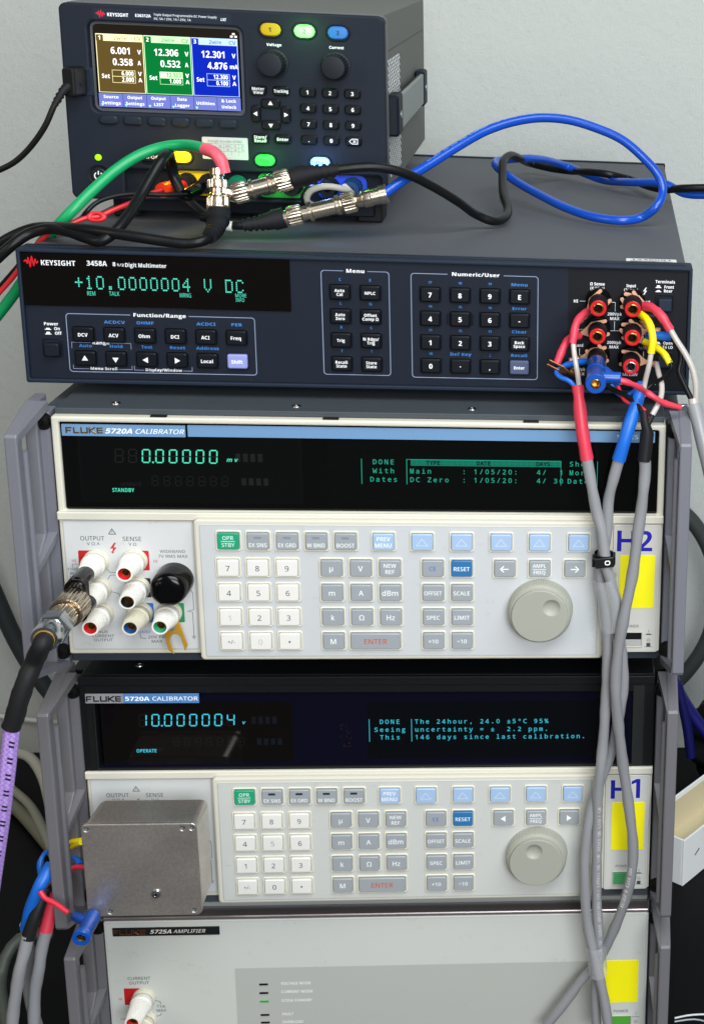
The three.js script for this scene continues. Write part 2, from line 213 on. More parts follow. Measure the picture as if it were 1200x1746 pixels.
const TR={
aShrink:[[139.4,-71.2,38.0],[140.8,-83.0,42.0],[143.0,-99.4,46.0],[146.3,-117.8,48.0]],
aGrey:[[145.5,-113.4,48.0],[150.1,-138.3,49.0],[153.4,-154.6,49.0],[156.7,-166.4,50.0],[158.5,-178.4,51.0],[159.9,-189.1,52.0],[163.2,-200.8,52.0],[166.6,-214.3,50.0],[167.7,-228.4,47.0],[169.6,-244.9,44.0],[172.3,-261.1,42.0],[173.6,-279.1,41.0],[172.7,-295.2,40.0],[170.4,-314.7,37.0],[166.8,-336.8,34.0],[162.3,-352.0,33.0],[157.7,-366.0,35.0],[153.5,-381.9,37.0],[151.0,-399.0,38.0],[149.7,-417.8,38.0],[149.9,-434.5,38.0],[150.7,-454.4,37.0],[152.2,-472.2,36.0],[155.0,-488.4,36.0],[158.7,-503.6,37.0],[161.9,-517.8,38.0],[165.2,-534.5,38.0],[168.1,-553.3,38.0],[170.2,-571.2,38.0]],
bShrink:[[180.6,-73.7,24.0],[178.0,-81.9,34.0],[174.0,-92.2,42.0],[170.5,-104.5,45.0],[166.7,-119.0,45.0]],
bGrey:[[167.7,-114.9,45.0],[163.6,-132.7,44.0],[160.8,-147.0,42.0],[160.3,-159.3,42.0],[160.2,-169.6,42.0],[158.5,-181.7,43.0],[156.1,-193.9,44.0],[156.6,-203.9,45.0],[158.9,-217.0,46.0],[160.8,-234.0,46.0],[162.3,-250.4,46.0],[162.3,-272.6,45.0],[161.9,-290.7,44.0],[161.5,-308.5,44.0],[160.6,-327.0,43.0],[159.4,-345.1,43.0],[158.1,-364.6,41.0],[158.2,-389.1,39.0],[158.2,-413.3,38.0],[158.3,-438.4,36.0],[159.1,-464.1,34.0],[160.9,-489.4,33.0],[160.8,-510.7,31.0],[159.5,-531.6,30.0],[160.6,-567.3,30.0]],
cShrink:[[182.1,-85.5,44.0],[183.0,-92.8,46.0],[184.3,-98.4,47.0],[183.8,-108.0,48.0],[182.9,-118.1,49.0]],
cGrey:[[183.2,-114.1,49.0],[183.8,-123.7,49.0],[183.1,-137.5,50.0],[181.9,-152.6,50.0],[180.4,-165.8,51.0],[178.9,-181.9,52.0],[177.3,-196.9,53.0],[174.6,-213.3,54.0],[171.9,-229.7,55.0],[169.6,-247.3,54.0],[168.2,-268.5,53.0],[168.5,-284.3,52.0],[170.1,-302.2,49.0],[172.6,-325.1,45.0],[175.1,-345.9,42.0],[178.1,-366.4,40.0],[181.1,-388.5,39.0],[183.3,-409.0,38.0],[183.4,-428.7,37.0],[182.0,-441.3,36.0],[179.1,-457.9,33.0],[174.9,-474.7,30.0],[169.4,-493.1,27.0],[164.9,-506.4,25.0],[158.4,-520.1,24.0],[150.0,-529.9,24.0],[142.5,-541.1,25.0],[133.7,-554.3,26.0],[123.1,-570.3,26.0]],
dGrey:[[215.0,-85.2,30.0],[217.8,-94.0,34.0],[221.1,-106.8,38.0],[226.3,-125.6,42.0],[231.9,-150.2,42.0]],
aRed1:[[144.1,-29.1,11.0],[139.8,-30.6,20.0],[137.0,-35.0,26.0],[136.1,-41.4,30.0],[135.4,-45.2,32.0]],
aClear:[[135.8,-43.9,31.0],[137.2,-53.4,36.0],[139.3,-64.5,38.0],[140.5,-72.8,39.0]],
aRed2:[[139.4,-45.1,11.0],[133.5,-45.4,18.0],[130.4,-48.2,24.0],[127.6,-54.3,28.0],[125.5,-59.7,30.0]],
aBlk2:[[125.8,-58.3,29.0],[126.2,-63.7,28.0],[130.5,-69.0,30.0],[137.5,-73.0,36.0]],
aBlue1:[[144.3,-62.5,11.0],[138.7,-62.1,16.0],[132.4,-61.6,24.0],[126.9,-62.5,28.0],[125.2,-64.5,31.0],[128.0,-67.1,34.0],[133.7,-68.5,37.0],[138.6,-73.2,38.0]],
aBlk3:[[141.7,-70.5,24.0],[145.8,-74.4,20.0],[149.3,-78.9,18.0]],
spade:[[120.5,-56.2,37.0],[143.3,-67.6,31.0]],
cRedThin:[[164.6,-75.2,20.0],[167.0,-79.4,26.0],[170.1,-82.7,32.0],[177.3,-83.9,38.0],[182.9,-86.5,42.0],[184.5,-90.4,46.0]],
cBlk:[[156.2,-75.4,20.0],[162.0,-77.7,24.0],[170.8,-79.5,32.0],[176.5,-82.7,38.0],[180.3,-86.1,42.0],[181.8,-89.6,46.0]],
cClear:[[190.3,-63.4,10.0],[191.7,-67.9,18.0],[193.6,-73.4,24.0],[193.2,-79.0,32.0],[190.1,-84.6,40.0],[187.1,-89.0,44.0]],
cBlkTip:[[187.5,-88.2,44.0],[185.3,-92.7,46.0],[183.8,-95.6,47.0]],
blueLoop:[[160.8,-77.0,14.0],[164.0,-81.6,16.0],[168.7,-84.8,16.0],[175.5,-81.4,16.0],[179.6,-74.5,17.0]],
dRed:[[165.0,-61.3,58.0],[170.9,-63.0,57.0],[177.8,-67.4,52.0],[182.6,-73.4,42.0],[188.3,-76.9,42.0],[194.9,-81.3,40.0],[205.9,-85.5,36.0]],
dBare:[[205.1,-85.2,36.0],[208.2,-84.6,35.0],[211.4,-86.0,33.0],[215.4,-86.4,30.0]],
dRed2:[[181.0,-24.2,11.0],[185.5,-23.7,16.0],[188.9,-25.0,20.0],[193.0,-28.6,24.0],[198.1,-36.2,26.0]],
dClear:[[197.3,-34.3,26.0],[201.7,-41.7,27.0],[208.1,-51.2,28.0],[213.0,-60.7,29.0],[215.6,-71.2,30.0],[216.1,-85.2,30.0]],
dBlue:[[183.9,-44.6,10.0],[189.2,-43.1,14.0],[199.5,-43.2,17.0]],
dBlk:[[197.5,-42.5,17.0],[204.2,-48.8,18.0],[206.0,-57.0,20.0],[204.6,-64.5,22.0],[207.8,-71.6,25.0],[214.6,-84.4,30.0]],
bYel1:[[178.8,-29.1,14.0],[182.9,-31.0,20.0],[185.6,-35.6,25.0],[186.9,-42.6,28.0],[186.0,-51.1,29.0]],
bClear:[[186.3,-49.1,29.0],[184.7,-59.9,30.0],[182.4,-72.4,28.0],[181.5,-80.3,30.0]],
bYel2:[[181.6,-47.8,12.0],[188.2,-49.7,16.0],[194.6,-53.1,22.0],[198.5,-58.7,26.0]],
bBlk:[[198.4,-56.7,26.0],[199.7,-61.6,27.0],[195.0,-68.0,26.0],[187.5,-73.5,24.0],[182.2,-78.2,26.0]],
green:[[-101.7,56.2,-52.0],[-112.2,59.0,-60.0],[-127.8,58.8,-72.0],[-141.4,56.5,-74.0],[-154.9,51.4,-70.0],[-168.0,42.2,-62.0],[-180.5,29.7,-52.0],[-192.1,16.2,-42.0],[-202.4,5.8,-44.0],[-216.4,-6.8,-56.0],[-227.0,-20.2,-66.0],[-233.9,-32.6,-70.0],[-243.4,-46.4,-72.0],[-257.0,-64.0,-72.0],[-271.5,-82.1,-72.0]],
pink:[[-109.8,58.6,-58.0],[-102.4,57.3,-52.0],[-97.4,52.1,-49.0],[-95.3,44.2,-48.0]],
blkW:[[-235.8,-15.0,-20.0],[-222.7,-2.7,-22.0],[-213.6,4.1,-28.0],[-201.4,7.6,-28.0],[-186.0,8.0,-18.0],[-170.7,6.6,-6.0],[-161.7,5.7,-2.0],[-154.4,10.5,-6.0],[-149.4,18.7,-18.0],[-145.8,29.3,-35.0],[-140.8,41.8,-48.0],[-136.6,50.9,-56.0],[-135.9,53.4,-66.0],[-138.3,46.3,-80.0],[-137.8,35.0,-84.0],[-130.8,22.6,-80.0],[-120.7,14.7,-74.0],[-112.5,10.4,-68.0]],
blkBoot:[[-243.9,-10.8,-40.0],[-230.7,-1.4,-40.0],[-217.5,4.5,-42.0],[-198.4,8.4,-30.0],[-175.9,11.3,-12.0],[-155.6,10.8,-4.0],[-139.0,9.1,-2.0],[-123.1,7.0,-2.0],[-109.5,5.9,-2.0],[-100.3,7.3,-4.0],[-95.8,9.7,-14.0]],
boot1:[[-96.5,9.3,-8.0],[-96.4,12.5,-24.0],[-97.7,20.0,-38.0]],
red:[[-145.1,26.7,-84.0],[-152.6,23.7,-76.0],[-160.7,19.8,-64.0],[-171.0,15.6,-54.0],[-177.3,12.5,-50.0],[-184.1,11.9,-48.0],[-192.2,8.8,-44.0],[-202.1,5.7,-40.0],[-216.0,-8.3,-40.0],[-230.7,-27.6,-40.0],[-245.2,-43.9,-40.0]],
blk:[[-126.9,25.4,-76.0],[-142.4,24.4,-74.0],[-159.0,25.5,-66.0],[-171.6,24.3,-58.0],[-179.2,21.1,-52.0],[-184.6,15.4,-48.0],[-188.5,11.0,-50.0],[-195.6,7.6,-46.0],[-204.2,5.3,-46.0],[-218.2,-9.2,-44.0],[-234.4,-27.8,-44.0],[-247.4,-42.5,-44.0]],
usb:[[-205.0,94.0,-98.0],[-208.1,90.4,-94.0],[-213.9,80.4,-90.0],[-220.6,65.8,-88.0],[-231.6,50.8,-88.0],[-242.6,40.5,-88.0],[-258.4,32.0,-88.0]],
tee:[[-100.1,44.8,-48.0],[-99.3,33.4,-44.0],[-98.0,20.0,-38.0]],
ch1:[[-96.5,28.4,-44.0],[-89.4,31.1,-46.0],[-52.6,42.4,-52.0]],
boot2:[[-52.6,42.0,-52.0],[-43.2,44.6,-53.0],[-23.2,48.6,-55.0]],
coax:[[-25.6,48.1,-55.0],[-13.2,49.8,-57.0],[-0.2,50.3,-60.0],[16.8,46.2,-68.0],[33.3,36.5,-80.0],[50.5,23.2,-95.0],[61.8,10.0,-117.6],[73.0,4.5,-124.0],[80.1,4.5,-137.6],[81.1,7.3,-160.0],[76.2,13.3,-185.0],[73.1,21.4,-215.0],[71.8,31.5,-245.0],[75.6,33.7,-265.0],[81.6,28.1,-290.0],[85.6,9.0,-396.6],[100.7,7.0,-388.4],[118.4,7.0,-374.5],[138.3,12.0,-337.7],[155.1,12.0,-327.8],[174.0,7.0,-335.1],[190.1,7.0,-298.8],[203.2,9.0,-273.0],[217.9,13.3,-255.0],[240.8,15.4,-250.0]],
ch2:[[-60.9,13.8,-58.0],[6.3,31.7,-66.0]],
boot3:[[-86.2,8.9,-54.0],[-73.6,11.0,-56.0],[-60.1,14.3,-58.0]],
coax3:[[-84.7,9.0,-54.0],[-92.3,8.7,-54.0],[-101.3,9.7,-60.0],[-116.1,11.4,-66.0]],
loopLead:[[-26.9,30.7,-96.0],[-20.5,27.5,-86.0],[-24.6,32.2,-76.0],[-35.6,34.1,-72.0],[-45.4,30.5,-72.0],[-48.4,23.6,-74.0],[-43.0,19.1,-78.0],[-30.0,18.8,-82.0],[-17.1,19.9,-88.0]],
loopBlk:[[-44.1,28.4,-96.0],[-48.5,30.1,-84.0],[-51.0,26.1,-78.0],[-48.5,19.7,-78.0],[-40.3,16.4,-80.0],[-28.4,16.9,-84.0]],
tag:[[-98.1,8.7,-53.0],[-93.2,8.1,-53.0]],
blue:[[4.3,31.2,-66.0],[15.9,39.6,-74.0],[32.3,49.3,-90.0],[49.6,60.1,-106.0],[67.4,69.7,-122.0],[85.6,75.7,-134.0],[104.8,78.4,-144.0],[124.6,77.0,-152.0],[144.4,71.5,-158.0],[165.0,62.6,-163.0],[181.7,49.2,-165.0],[192.6,37.2,-165.0],[196.8,25.6,-160.0],[191.6,14.5,-150.0],[180.9,5.5,-153.6],[166.3,4.0,-146.7],[145.6,4.5,-155.1],[124.8,7.1,-175.0],[102.4,11.9,-205.0],[81.4,17.7,-235.0],[65.7,24.7,-258.0],[63.7,27.0,-272.0],[71.1,27.0,-288.0],[87.7,25.6,-310.0],[100.9,21.2,-335.0],[118.7,12.0,-365.2],[136.1,8.0,-350.4],[150.6,5.0,-339.4],[173.6,10.0,-298.3],[202.9,14.0,-269.2],[218.4,7.8,-262.0],[241.6,7.8,-258.0]],
lBlkSh:[[-211.3,-431.8,44.0],[-213.1,-438.1,48.0],[-216.6,-448.1,53.0],[-221.1,-462.3,56.0]],
lBlkGrey:[[-220.9,-459.6,56.0],[-222.9,-470.0,58.0],[-226.2,-482.2,60.0],[-229.7,-498.4,60.0],[-233.5,-517.1,60.0],[-236.4,-538.3,60.0]],
lRedSh:[[-208.2,-434.7,34.0],[-209.9,-445.7,38.0],[-212.0,-456.7,42.0],[-214.1,-467.2,46.0]],
lRedGrey:[[-213.1,-464.4,46.0],[-215.9,-475.4,48.0],[-218.3,-490.2,50.0],[-222.4,-508.9,50.0],[-226.2,-547.1,50.0]],
lBluSh:[[-207.8,-416.4,40.0],[-209.8,-420.4,46.0],[-212.9,-426.2,50.0],[-218.5,-439.3,50.0],[-226.6,-461.3,46.0]],
lBluGrey:[[-226.4,-459.2,45.0],[-230.0,-488.0,34.0],[-235.1,-510.0,30.0],[-235.6,-530.9,28.0],[-230.4,-565.4,28.0]],
lBlueLoop:[[-219.3,-431.2,30.0],[-220.3,-424.8,28.0],[-219.4,-419.6,24.0],[-215.7,-419.6,18.0],[-210.3,-421.9,14.0],[-204.4,-425.3,16.0],[-199.3,-426.4,20.0],[-195.7,-427.5,24.0]],
lYel:[[-208.3,-416.3,14.0],[-201.7,-413.3,18.0],[-194.3,-409.9,22.0]],
lYel2:[[-206.4,-421.9,14.0],[-200.7,-416.1,18.0],[-193.7,-410.0,24.0]],
lWhite:[[-213.8,-433.1,46.0],[-212.7,-430.4,42.0],[-211.9,-432.3,34.0],[-210.1,-433.3,26.0],[-207.3,-434.5,14.0]],
lBlack:[[-210.8,-434.0,46.0],[-209.9,-435.6,36.0],[-209.4,-435.6,24.0],[-207.2,-432.2,14.0]],
lRedLead:[[-209.6,-424.7,58.0],[-206.2,-428.3,60.0],[-199.4,-431.1,62.0],[-189.8,-435.7,66.0]],
purpleSh:[[-170.5,-215.5,115.0],[-173.8,-222.5,124.0],[-177.7,-232.6,128.0],[-181.9,-244.9,130.0],[-185.9,-257.6,130.0],[-187.9,-262.2,130.0]],
purple:[[-186.6,-258.4,130.0],[-189.7,-275.8,130.0],[-193.5,-297.4,130.0],[-199.4,-326.5,128.0],[-206.0,-356.2,126.0],[-212.8,-386.4,124.0]],
bgR:[[238.2,-412.3,-640.0],[262.8,-437.3,-640.0],[282.6,-473.8,-640.0],[291.4,-522.0,-640.0],[284.0,-578.6,-640.0],[262.6,-620.7,-640.0],[232.2,-655.4,-640.0]],
bgL:[[-525.2,-490.6,-640.0],[-510.8,-540.0,-640.0],[-498.5,-579.5,-640.0],[-479.9,-623.2,-640.0],[-457.2,-660.2,-640.0],[-433.2,-682.7,-640.0]],
bgBlue1:[[219.1,-464.0,-360.0],[236.0,-500.0,-350.0],[251.3,-525.7,-350.0],[269.6,-549.7,-350.0],[285.0,-568.1,-350.0]],
bgBlue2:[[232.1,-482.0,-340.0],[242.1,-523.3,-340.0],[248.1,-561.9,-340.0]],
bgG1:[[-450.2,-626.0,-432.1],[-425.3,-605.2,-430.0],[-404.7,-602.8,-420.0],[-386.0,-610.7,-400.0],[-357.5,-626.0,-346.5]],
bgG2:[[-439.6,-626.0,-404.8],[-396.4,-626.0,-362.4],[-358.8,-626.0,-317.3],[-319.8,-626.0,-267.4]],
bgG3:[[-415.4,-626.0,-399.0],[-388.5,-626.0,-370.3],[-355.9,-620.0,-317.6],[-329.5,-626.0,-274.8]],
bgG4:[[-284.6,-601.5,-140.0],[-303.6,-598.1,-130.0],[-311.8,-605.3,-120.0],[-314.6,-619.6,-110.0],[-303.0,-625.0,-81.9],[-283.2,-625.0,-45.1]],
bgG5:[[-318.0,-627.0,-102.0],[-293.8,-627.0,-67.3],[-277.5,-627.0,-40.9]],
bgWire:[[223.4,-630.0,-52.5],[235.4,-630.0,-55.5],[254.5,-630.0,-56.1]],
bgWire2:[[223.2,-630.0,-48.5],[239.9,-630.0,-50.5],[253.8,-630.0,-45.2]],
whiteLine:[[-556.8,-704.4,-690.0],[-504.9,-712.4,-690.0],[-465.4,-715.7,-690.0]]};
// ---------- setting ----------
const wallMat = M(0xffffff, .8, { map: (() => { const p = new Print(0, 512, 512, 0, 2, '#bcc1be'); p.g.globalAlpha = .05; for (let i = 0; i < 6000; i++) { p.g.globalAlpha = .03 + .05 * rnd(); p.disc(rnd() * 512, rnd() * 512, .3 + rnd() * 2.2, rnd() > .5 ? '#8f918d' : '#d0d2ce'); } p.g.globalAlpha = 1; p.scratches(60, '#84868a', 4, 26, .5).stains(24, '#9a9c98', 2, 9, .2); return p.tex(); })(), bumpMap: rep(blotT, 1), bumpScale: .002 });
wallMat.map.wrapS = wallMat.map.wrapT = THREE.RepeatWrapping; wallMat.map.repeat.set(.25, .25); wallMat.bumpMap.repeat.set(.6, .6); wallMat.grain = true;
structure('wall', bxg(-1600, 1400, -1400, 900, -760, -700, 1), wallMat, 0, 0, 0);
const benchMat = Mg(0x040506, .5, .0001, 2, { spec: .25 });
structure('bench_top', bxg(-900, 900, -662, -632.05, -480, 110, 2), benchMat, 0, 0, 0);

// ---------- shared small parts ----------
const seg7map = { 0: 'abcdef', 1: 'bc', 2: 'abged', 3: 'abgcd', 4: 'fgbc', 5: 'afgcd', 6: 'afgedc', 7: 'abc', 8: 'abcdefg', 9: 'abcdfg', '+': 'g' };
function seg7(p, ch, u, v, w, h, c, lw = .75) {
  const a = w / 2, b = h / 2, q = .35, L = { a: [[-a + q, b], [a - q, b]], b: [[a, b - q], [a, q]], c: [[a, -q], [a, -b + q]], d: [[-a + q, -b], [a - q, -b]], e: [[-a, -q], [-a, -b + q]], f: [[-a, b - q], [-a, q]], g: [[-a + q, 0], [a - q, 0]] }, sk = .06;
  for (const s of seg7map[ch] ?? '') p.line(L[s].map(([x, y]) => [u + x + y * sk, v + y]), c, lw);
}
const screwGeo = turned([[.001, 1.2], [1, 1.2], [1.1, 1.6], [2.6, 1.5], [3, .8], [3, 0]], 16);
function post(parent, u, v, z, body, ringMat, len = 30, o = {}) { // five-way binding post with a knurled white cap
  const m = mesh(parent, o.name ?? 'binding_post', turned([[8, 0], [8, 3.2], [7.4, 4.2]], 24), o.collar ?? mat.whiteOld, u, v, z);
  mesh(m, 'knurled_cap', turned([[6.2, 4.1], [7.2, 4.3], [7.6, 5], [7.6, 8.5], [6.9, 9.4], [6.9, 10.2, 1], [5.3, len - 1, 1], [5.1, len], [4.1, len], [4.1, len - .4]], 0, 30, .28), body);
  mesh(m, 'ring', turned([[4.6, len - .5], [4.5, len - .1], [2.7, len - 3.2], [2.7, len - 8]], 20), ringMat);
  mesh(m, 'socket', turned([[2.75, len - 3.4], [2.1, len - 3.2], [2, len - 6]], 16), mat.brass); mesh(m, 'bore_shade', disc(2.1, .4, len - 6.4, 14, .1), M(0x2a1608, .5));  // dark brown disc puts the shade of the deep socket into colour
  return m;
}
function handle(g, side, top, bot, m, back = 10) { // cast side handle: profile in z-y, thickness along x
  const t = top, b = bot, s = new THREE.Shape(), mid = (t + b) / 2;
  s.moveTo(-back - 8, t + 9.5); s.lineTo(-2, t + 9.5); s.lineTo(34, t - 1.2); s.lineTo(35, t - 3); s.lineTo(35, b + 3); s.lineTo(33.6, b + .6); s.lineTo(0, b - 11); s.lineTo(-back - 8, b - 11); s.closePath();
  const h1 = new THREE.Path(); h1.moveTo(2, t + 3); h1.lineTo(2, mid + 4); h1.lineTo(25.5, mid - 14); h1.lineTo(26.5, mid - 12); h1.lineTo(26.5, t - 7); h1.lineTo(25.5, t - 5); h1.closePath();
  const h2 = new THREE.Path(); h2.moveTo(2, mid - 1); h2.lineTo(2, b - 4); h2.lineTo(25.5, b + 4.5); h2.lineTo(26.5, b + 6.5); h2.lineTo(26.5, mid - 17.5); h2.closePath();
  s.holes.push(h1, h2);
  const e = new THREE.ExtrudeGeometry(s, { depth: 5.6, bevelEnabled: true, bevelThickness: 1.1, bevelSize: 1.1, bevelOffset: -1.1, bevelSegments: 2, curveSegments: 4 }); e.translate(0, 0, 1.1); e.rotateY(-PI / 2);
  e.translate(side < 0 ? -200.5 : 208.3, 0, 0);
  const hd = mesh(g, 'handle', e, m); const x = (a, b) => side < 0 ? [-b, -a] : [a, b];
  mesh(hd, 'mounting_flange', bxg(...x(194.6, 203), b - 9, t + 2, -16, -2.5, .8), m);
  mesh(hd, 'grip_rib', (() => { const q = tube([[side * 199.4, t - 14, 27], [side * 199.4, b + 10, 27]], 1.9, { m: 10, step: 40 }); return q; })(), m);
  const X = (a, b, ...r) => [...x(a, b), ...r];
  mesh(hd, 'cross_web', hexa(X(199.6, 202, mid - 17, mid - 13, 27), X(194.8, 202, mid - .6, mid + 4, -2)), m);
  mesh(hd, 'upper_arm', hexa(X(200.2, 207.6, t - 6.4, t - 1.6, 33.4), X(194.8, 207.6, t + 3.4, t + 9.2, -3)), m);
  mesh(hd, 'lower_arm', hexa(X(200.2, 207.6, b + 1, b + 5.4, 33.4), X(194.8, 207.6, b - 9.6, b - 5, -3)), m);
  for (const y of [t - 4, b + 2]) { const sc = mesh(hd, 'screw', turned([[.001, 1.4], [1.6, 1.4], [1.8, 2.6], [4.2, 2.2], [4.8, 1], [4.8, 0]], 18), mat.darkScrew, side * 198.6, y, -2.4); mesh(sc, 'washer', turned([[6, 0], [6, .5], [3, .6]], 18), mat.black, 0, 0, -.2); }
}
function hexa(a, b) { // a, b: [x0, x1, y0, y1, z] of the two ends
  const c = ([x0, x1, y0, y1, z]) => [[x0, y0, z], [x1, y0, z], [x1, y1, z], [x0, y1, z]], A = c(a), B = c(b), pos = [], q = (p, r, s, t) => pos.push(...p, ...r, ...s, ...p, ...s, ...t);
  q(A[0], A[1], A[2], A[3]); q(B[1], B[0], B[3], B[2]); for (let i = 0; i < 4; i++) { const j = (i + 1) % 4; q(B[i], B[j], A[j], A[i]); }
  const g = new THREE.BufferGeometry(); g.setAttribute('position', new THREE.Float32BufferAttribute(pos, 3)); g.computeVertexNormals(); return g;
}
function foot(g, x, z, v0, v1) { mesh(g, 'foot', bxg(x - 12, x + 12, v0, v1, z - 14, z + 14, 2), mat.blackRough); }

// ---------- calibrator ----------
const clr = { wh: '#dedcd8', gy: '#959ba1', lb: '#9db6d6', bl: '#2c6ca2', gr: '#1e9670' };
const creamKeys = M(0xd8d4c2, .5);
const ringCache = {};
const surround = (w, h) => ringCache[w] ??= ext(holed(rr(w + 3, h + 3, 1.6), rr(w + .9, h + .9, 1)), 1.1, .35, 3);
function calibrator(o) {
  const g = thing('calibrator', o.label, 'calibrator', o.x, o.y + o.base, o.z, o.yaw, 'calibrators in the stack'); g.h0 = -o.base;
  const H1 = o.id === 1;
  // case and cover
  mesh(g, 'case', bxg(-203.5, 203.5, -176, H1 ? 4 : 0, -640, -16, 1.2), H1 ? mat.blackCase : mat.topCover);
  const tv = H1 ? 8 : 4;
  const cv = mesh(g, 'top_cover', bxg(-192, 192, tv - 3.6, tv, -640, H1 ? -2 : -5, .5), H1 ? mat.blackCase : mat.topCover);
  for (const x of H1 ? [-158] : [-158, -46, 66, 170]) { const s = screwGeo.clone(); s.rotateX(-PI / 2); mesh(cv, 'screw', s, mat.screw, x, tv - .8, -16); }
  if (!H1) for (const x of [-128, -22, 105]) mesh(g, 'cover_clip', bxg(x - 5, x + 5, .2, 1.2, -3, -.6, .2), mat.black);
  // front moulding
  const win = [-188.6, 188.6, -3.8, -63.2];
  if (!H1) {
    mesh(g, 'front_frame', (() => { const e = ext(holed(rr(386, 164, 1.4, 0, -82), rr(win[1] * 2, 59.4, 1.6, 0, -33.5)), 15, 1.2, 3, 2); e.translate(0, 0, -15); return e; })(), mat.cream);
  } else {
    const f = mesh(g, 'display_frame', (() => { const e = ext(holed(rr(386, 71, 1, 0, -28.4), rr(368, 57, .6, 0, -33.4)), 15, .8, 3, 2); e.translate(0, 0, -15.2); return e; })(), mat.blackCase);
    mesh(f, 'upper_rail', bxg(-193, 193, 1.6, 7.8, -1.2, 1.4, .6), mat.blackCase);
    mesh(f, 'side_seal', bxg(178, 186, -62.6, 0, -1, .3, .3), M(0x1d2020, .75)); mesh(f, 'side_seal', bxg(-189.5, -185.5, -62.6, 0, -1, .3, .3), M(0x0b0c0d, .7));
    mesh(g, 'front_frame', bxg(-193, 193, -164, -63.2, -15, 0, 1.2), mat.cream);
  }
  mesh(g, 'ledge', bxg(-193.2, 193.2, -69, -63.4, -.5, 2.4, .8), mat.cream);
  mesh(g, 'lower_rail', bxg(-192, 192, -170, -164.2, -14, -2, .5), H1 ? mat.topCover : M(0x2c323a, .5));
  // display window: dark glass over print, lit characters
  const P = new Print(win[0], win[1], win[2], win[3], 5.2, H1 ? '#07070f' : '#060606'), E = new Print(win[0], win[1], win[2], win[3], 5.2, '#000');
  const gh = H1 ? '#12151d' : '#191c1a';
  if (H1) { P.rect(0, -33.5, 380, 60, '#080818'); P.rect(-120, -36, 130, 46, '#0a0807'); P.rect(74, -35, 158, 44, '#06080c'); P.specks(60, '#394a66', .05, .25); for (let i = 0; i < 26; i++) P.disc(-24 + rnd() * 8, -30 - rnd() * 18, .2 + rnd() * .4, '#2c1c12'); }
  else { P.rect(-110, -35, 138, 46, '#080909'); P.rect(60, -36, 170, 44, '#060807'); P.box(-178, -14, -42, -58, '#0e100f', .3, 1); P.specks(30, '#2a3030', .05, .2); }
  const lit = H1 ? '#46d6ee' : '#4ff0c4', lit2 = H1 ? '#38c6dc' : '#20b090';
  for (let i = 0; i < 8; i++) seg7(P, '8', -154.1 + i * 8.27, -26.6, 4.6, 8.8, gh);
  for (let i = 0; i < 7; i++) seg7(P, '8', -133 + i * 7.2, -43.4, 3.6, 6.2, gh, .5);
  for (let i = 0; i < 4; i++) P.rect(-81 + i * 4.6, -27, 3, 5.6, gh).rect(-78 + i * 4.6, -43.5, 3, 5, gh);
  P.txt(H1 ? 'STANDBY' : 'OPERATE', -148, H1 ? -49 : -46, 2.2, gh, { b: 1 });
  const digs = H1 ? '10000004' : '  000000', dot = H1 ? 1 : 2;
  [...digs].forEach((d, i) => { const u = -154.1 + i * 8.27; if (d !== ' ') seg7(E, d, u, -26.6, 4.4, 8.6, lit, .95); if (i === dot) E.disc(u + 4, -30.8, .65, lit); });
  E.txt(H1 ? 'v' : 'm v', H1 ? -88 : -85, -28.6, 2.9, lit, { b: 1, it: 1, a: 'center' });
  E.txt(H1 ? 'OPERATE' : 'STANDBY', -153, -49.9, 2.7, lit, { w: 13.6, b: 1 });
  const mono = (s, u, v, c) => [...s].forEach((ch, i) => ch !== ' ' && E.txt(ch, u + i * 3.72 + 1.86, v, 3.2, c, { f: 'monospace', b: 1, sx: 1.02 }));
  const rows = [-28.8, -34.9, -41];
  E.line([[-3.7, -26.6], [-3.7, -44.2]], lit2, .5); E.line([[25, -26.6], [25, -44.2]], lit2, .5);
  (H1 ? ['DONE', 'Seeing', 'This'] : ['DONE', 'With', 'Dates']).forEach((s, i) => mono(s, 10.2 - s.length * 1.86, rows[i], lit2));
  if (H1) ['The 24hour, 24.0 ±5°C 95%', 'uncertainty = ±  2.2 ppm.', '146 days since last calibration.'].forEach((s, i) => mono(s, 26.6, rows[i], lit2));
  else {
    E.rect(76, -28.9, 97, 4.4, '#127a62'); for (let i = 0; i < 26; i++) for (let j = 0; j < 2; j++) E.rect(29.5 + i * 3.72, -28.2 - j * 1.6, 2.6, .7, '#0f6a56');
    E.line([[25, -26.8], [124.6, -26.8], [124.6, -44]], lit2, .4);
    E.txt('TYPE', 42, -28.9, 2.8, '#020403', { f: 'monospace', b: 1 }).txt('DATE', 74.5, -28.9, 2.8, '#020403', { f: 'monospace', b: 1 }).txt('DAYS', 113, -28.9, 2.8, '#020403', { f: 'monospace', b: 1 });
    mono('Main     : 1/05/20:   4/  1', 26.4, rows[1], '#1fae8e'); mono('DC Zero  : 1/05/20:   4/ 30', 26.4, rows[2], '#1fae8e');
    ['Show', 'More', 'Dates'].forEach((s, i) => mono(s, 128.4 + (i < 2 ? 1.2 : 0), rows[i], '#1fae8e')); E.line([[148.5, -26.6], [148.5, -44.2]], lit2, .4);
  }
  const wm = M(0xffffff, .07, { spec: H1 ? .5 : .7, map: P.tex(), emissive: 0xffffff, emissiveMap: E.tex(), emissiveIntensity: H1 ? 1.1 : 1.15 });
  mesh(g, 'display_window', cap(win[1] * 2 - (H1 ? 14 : 0), 59.2, 1.4, 1, .2, H1 ? [7 / 377, 0, 1 - 7 / 377, 1] : undefined), wm, 0, -33.5, -4);
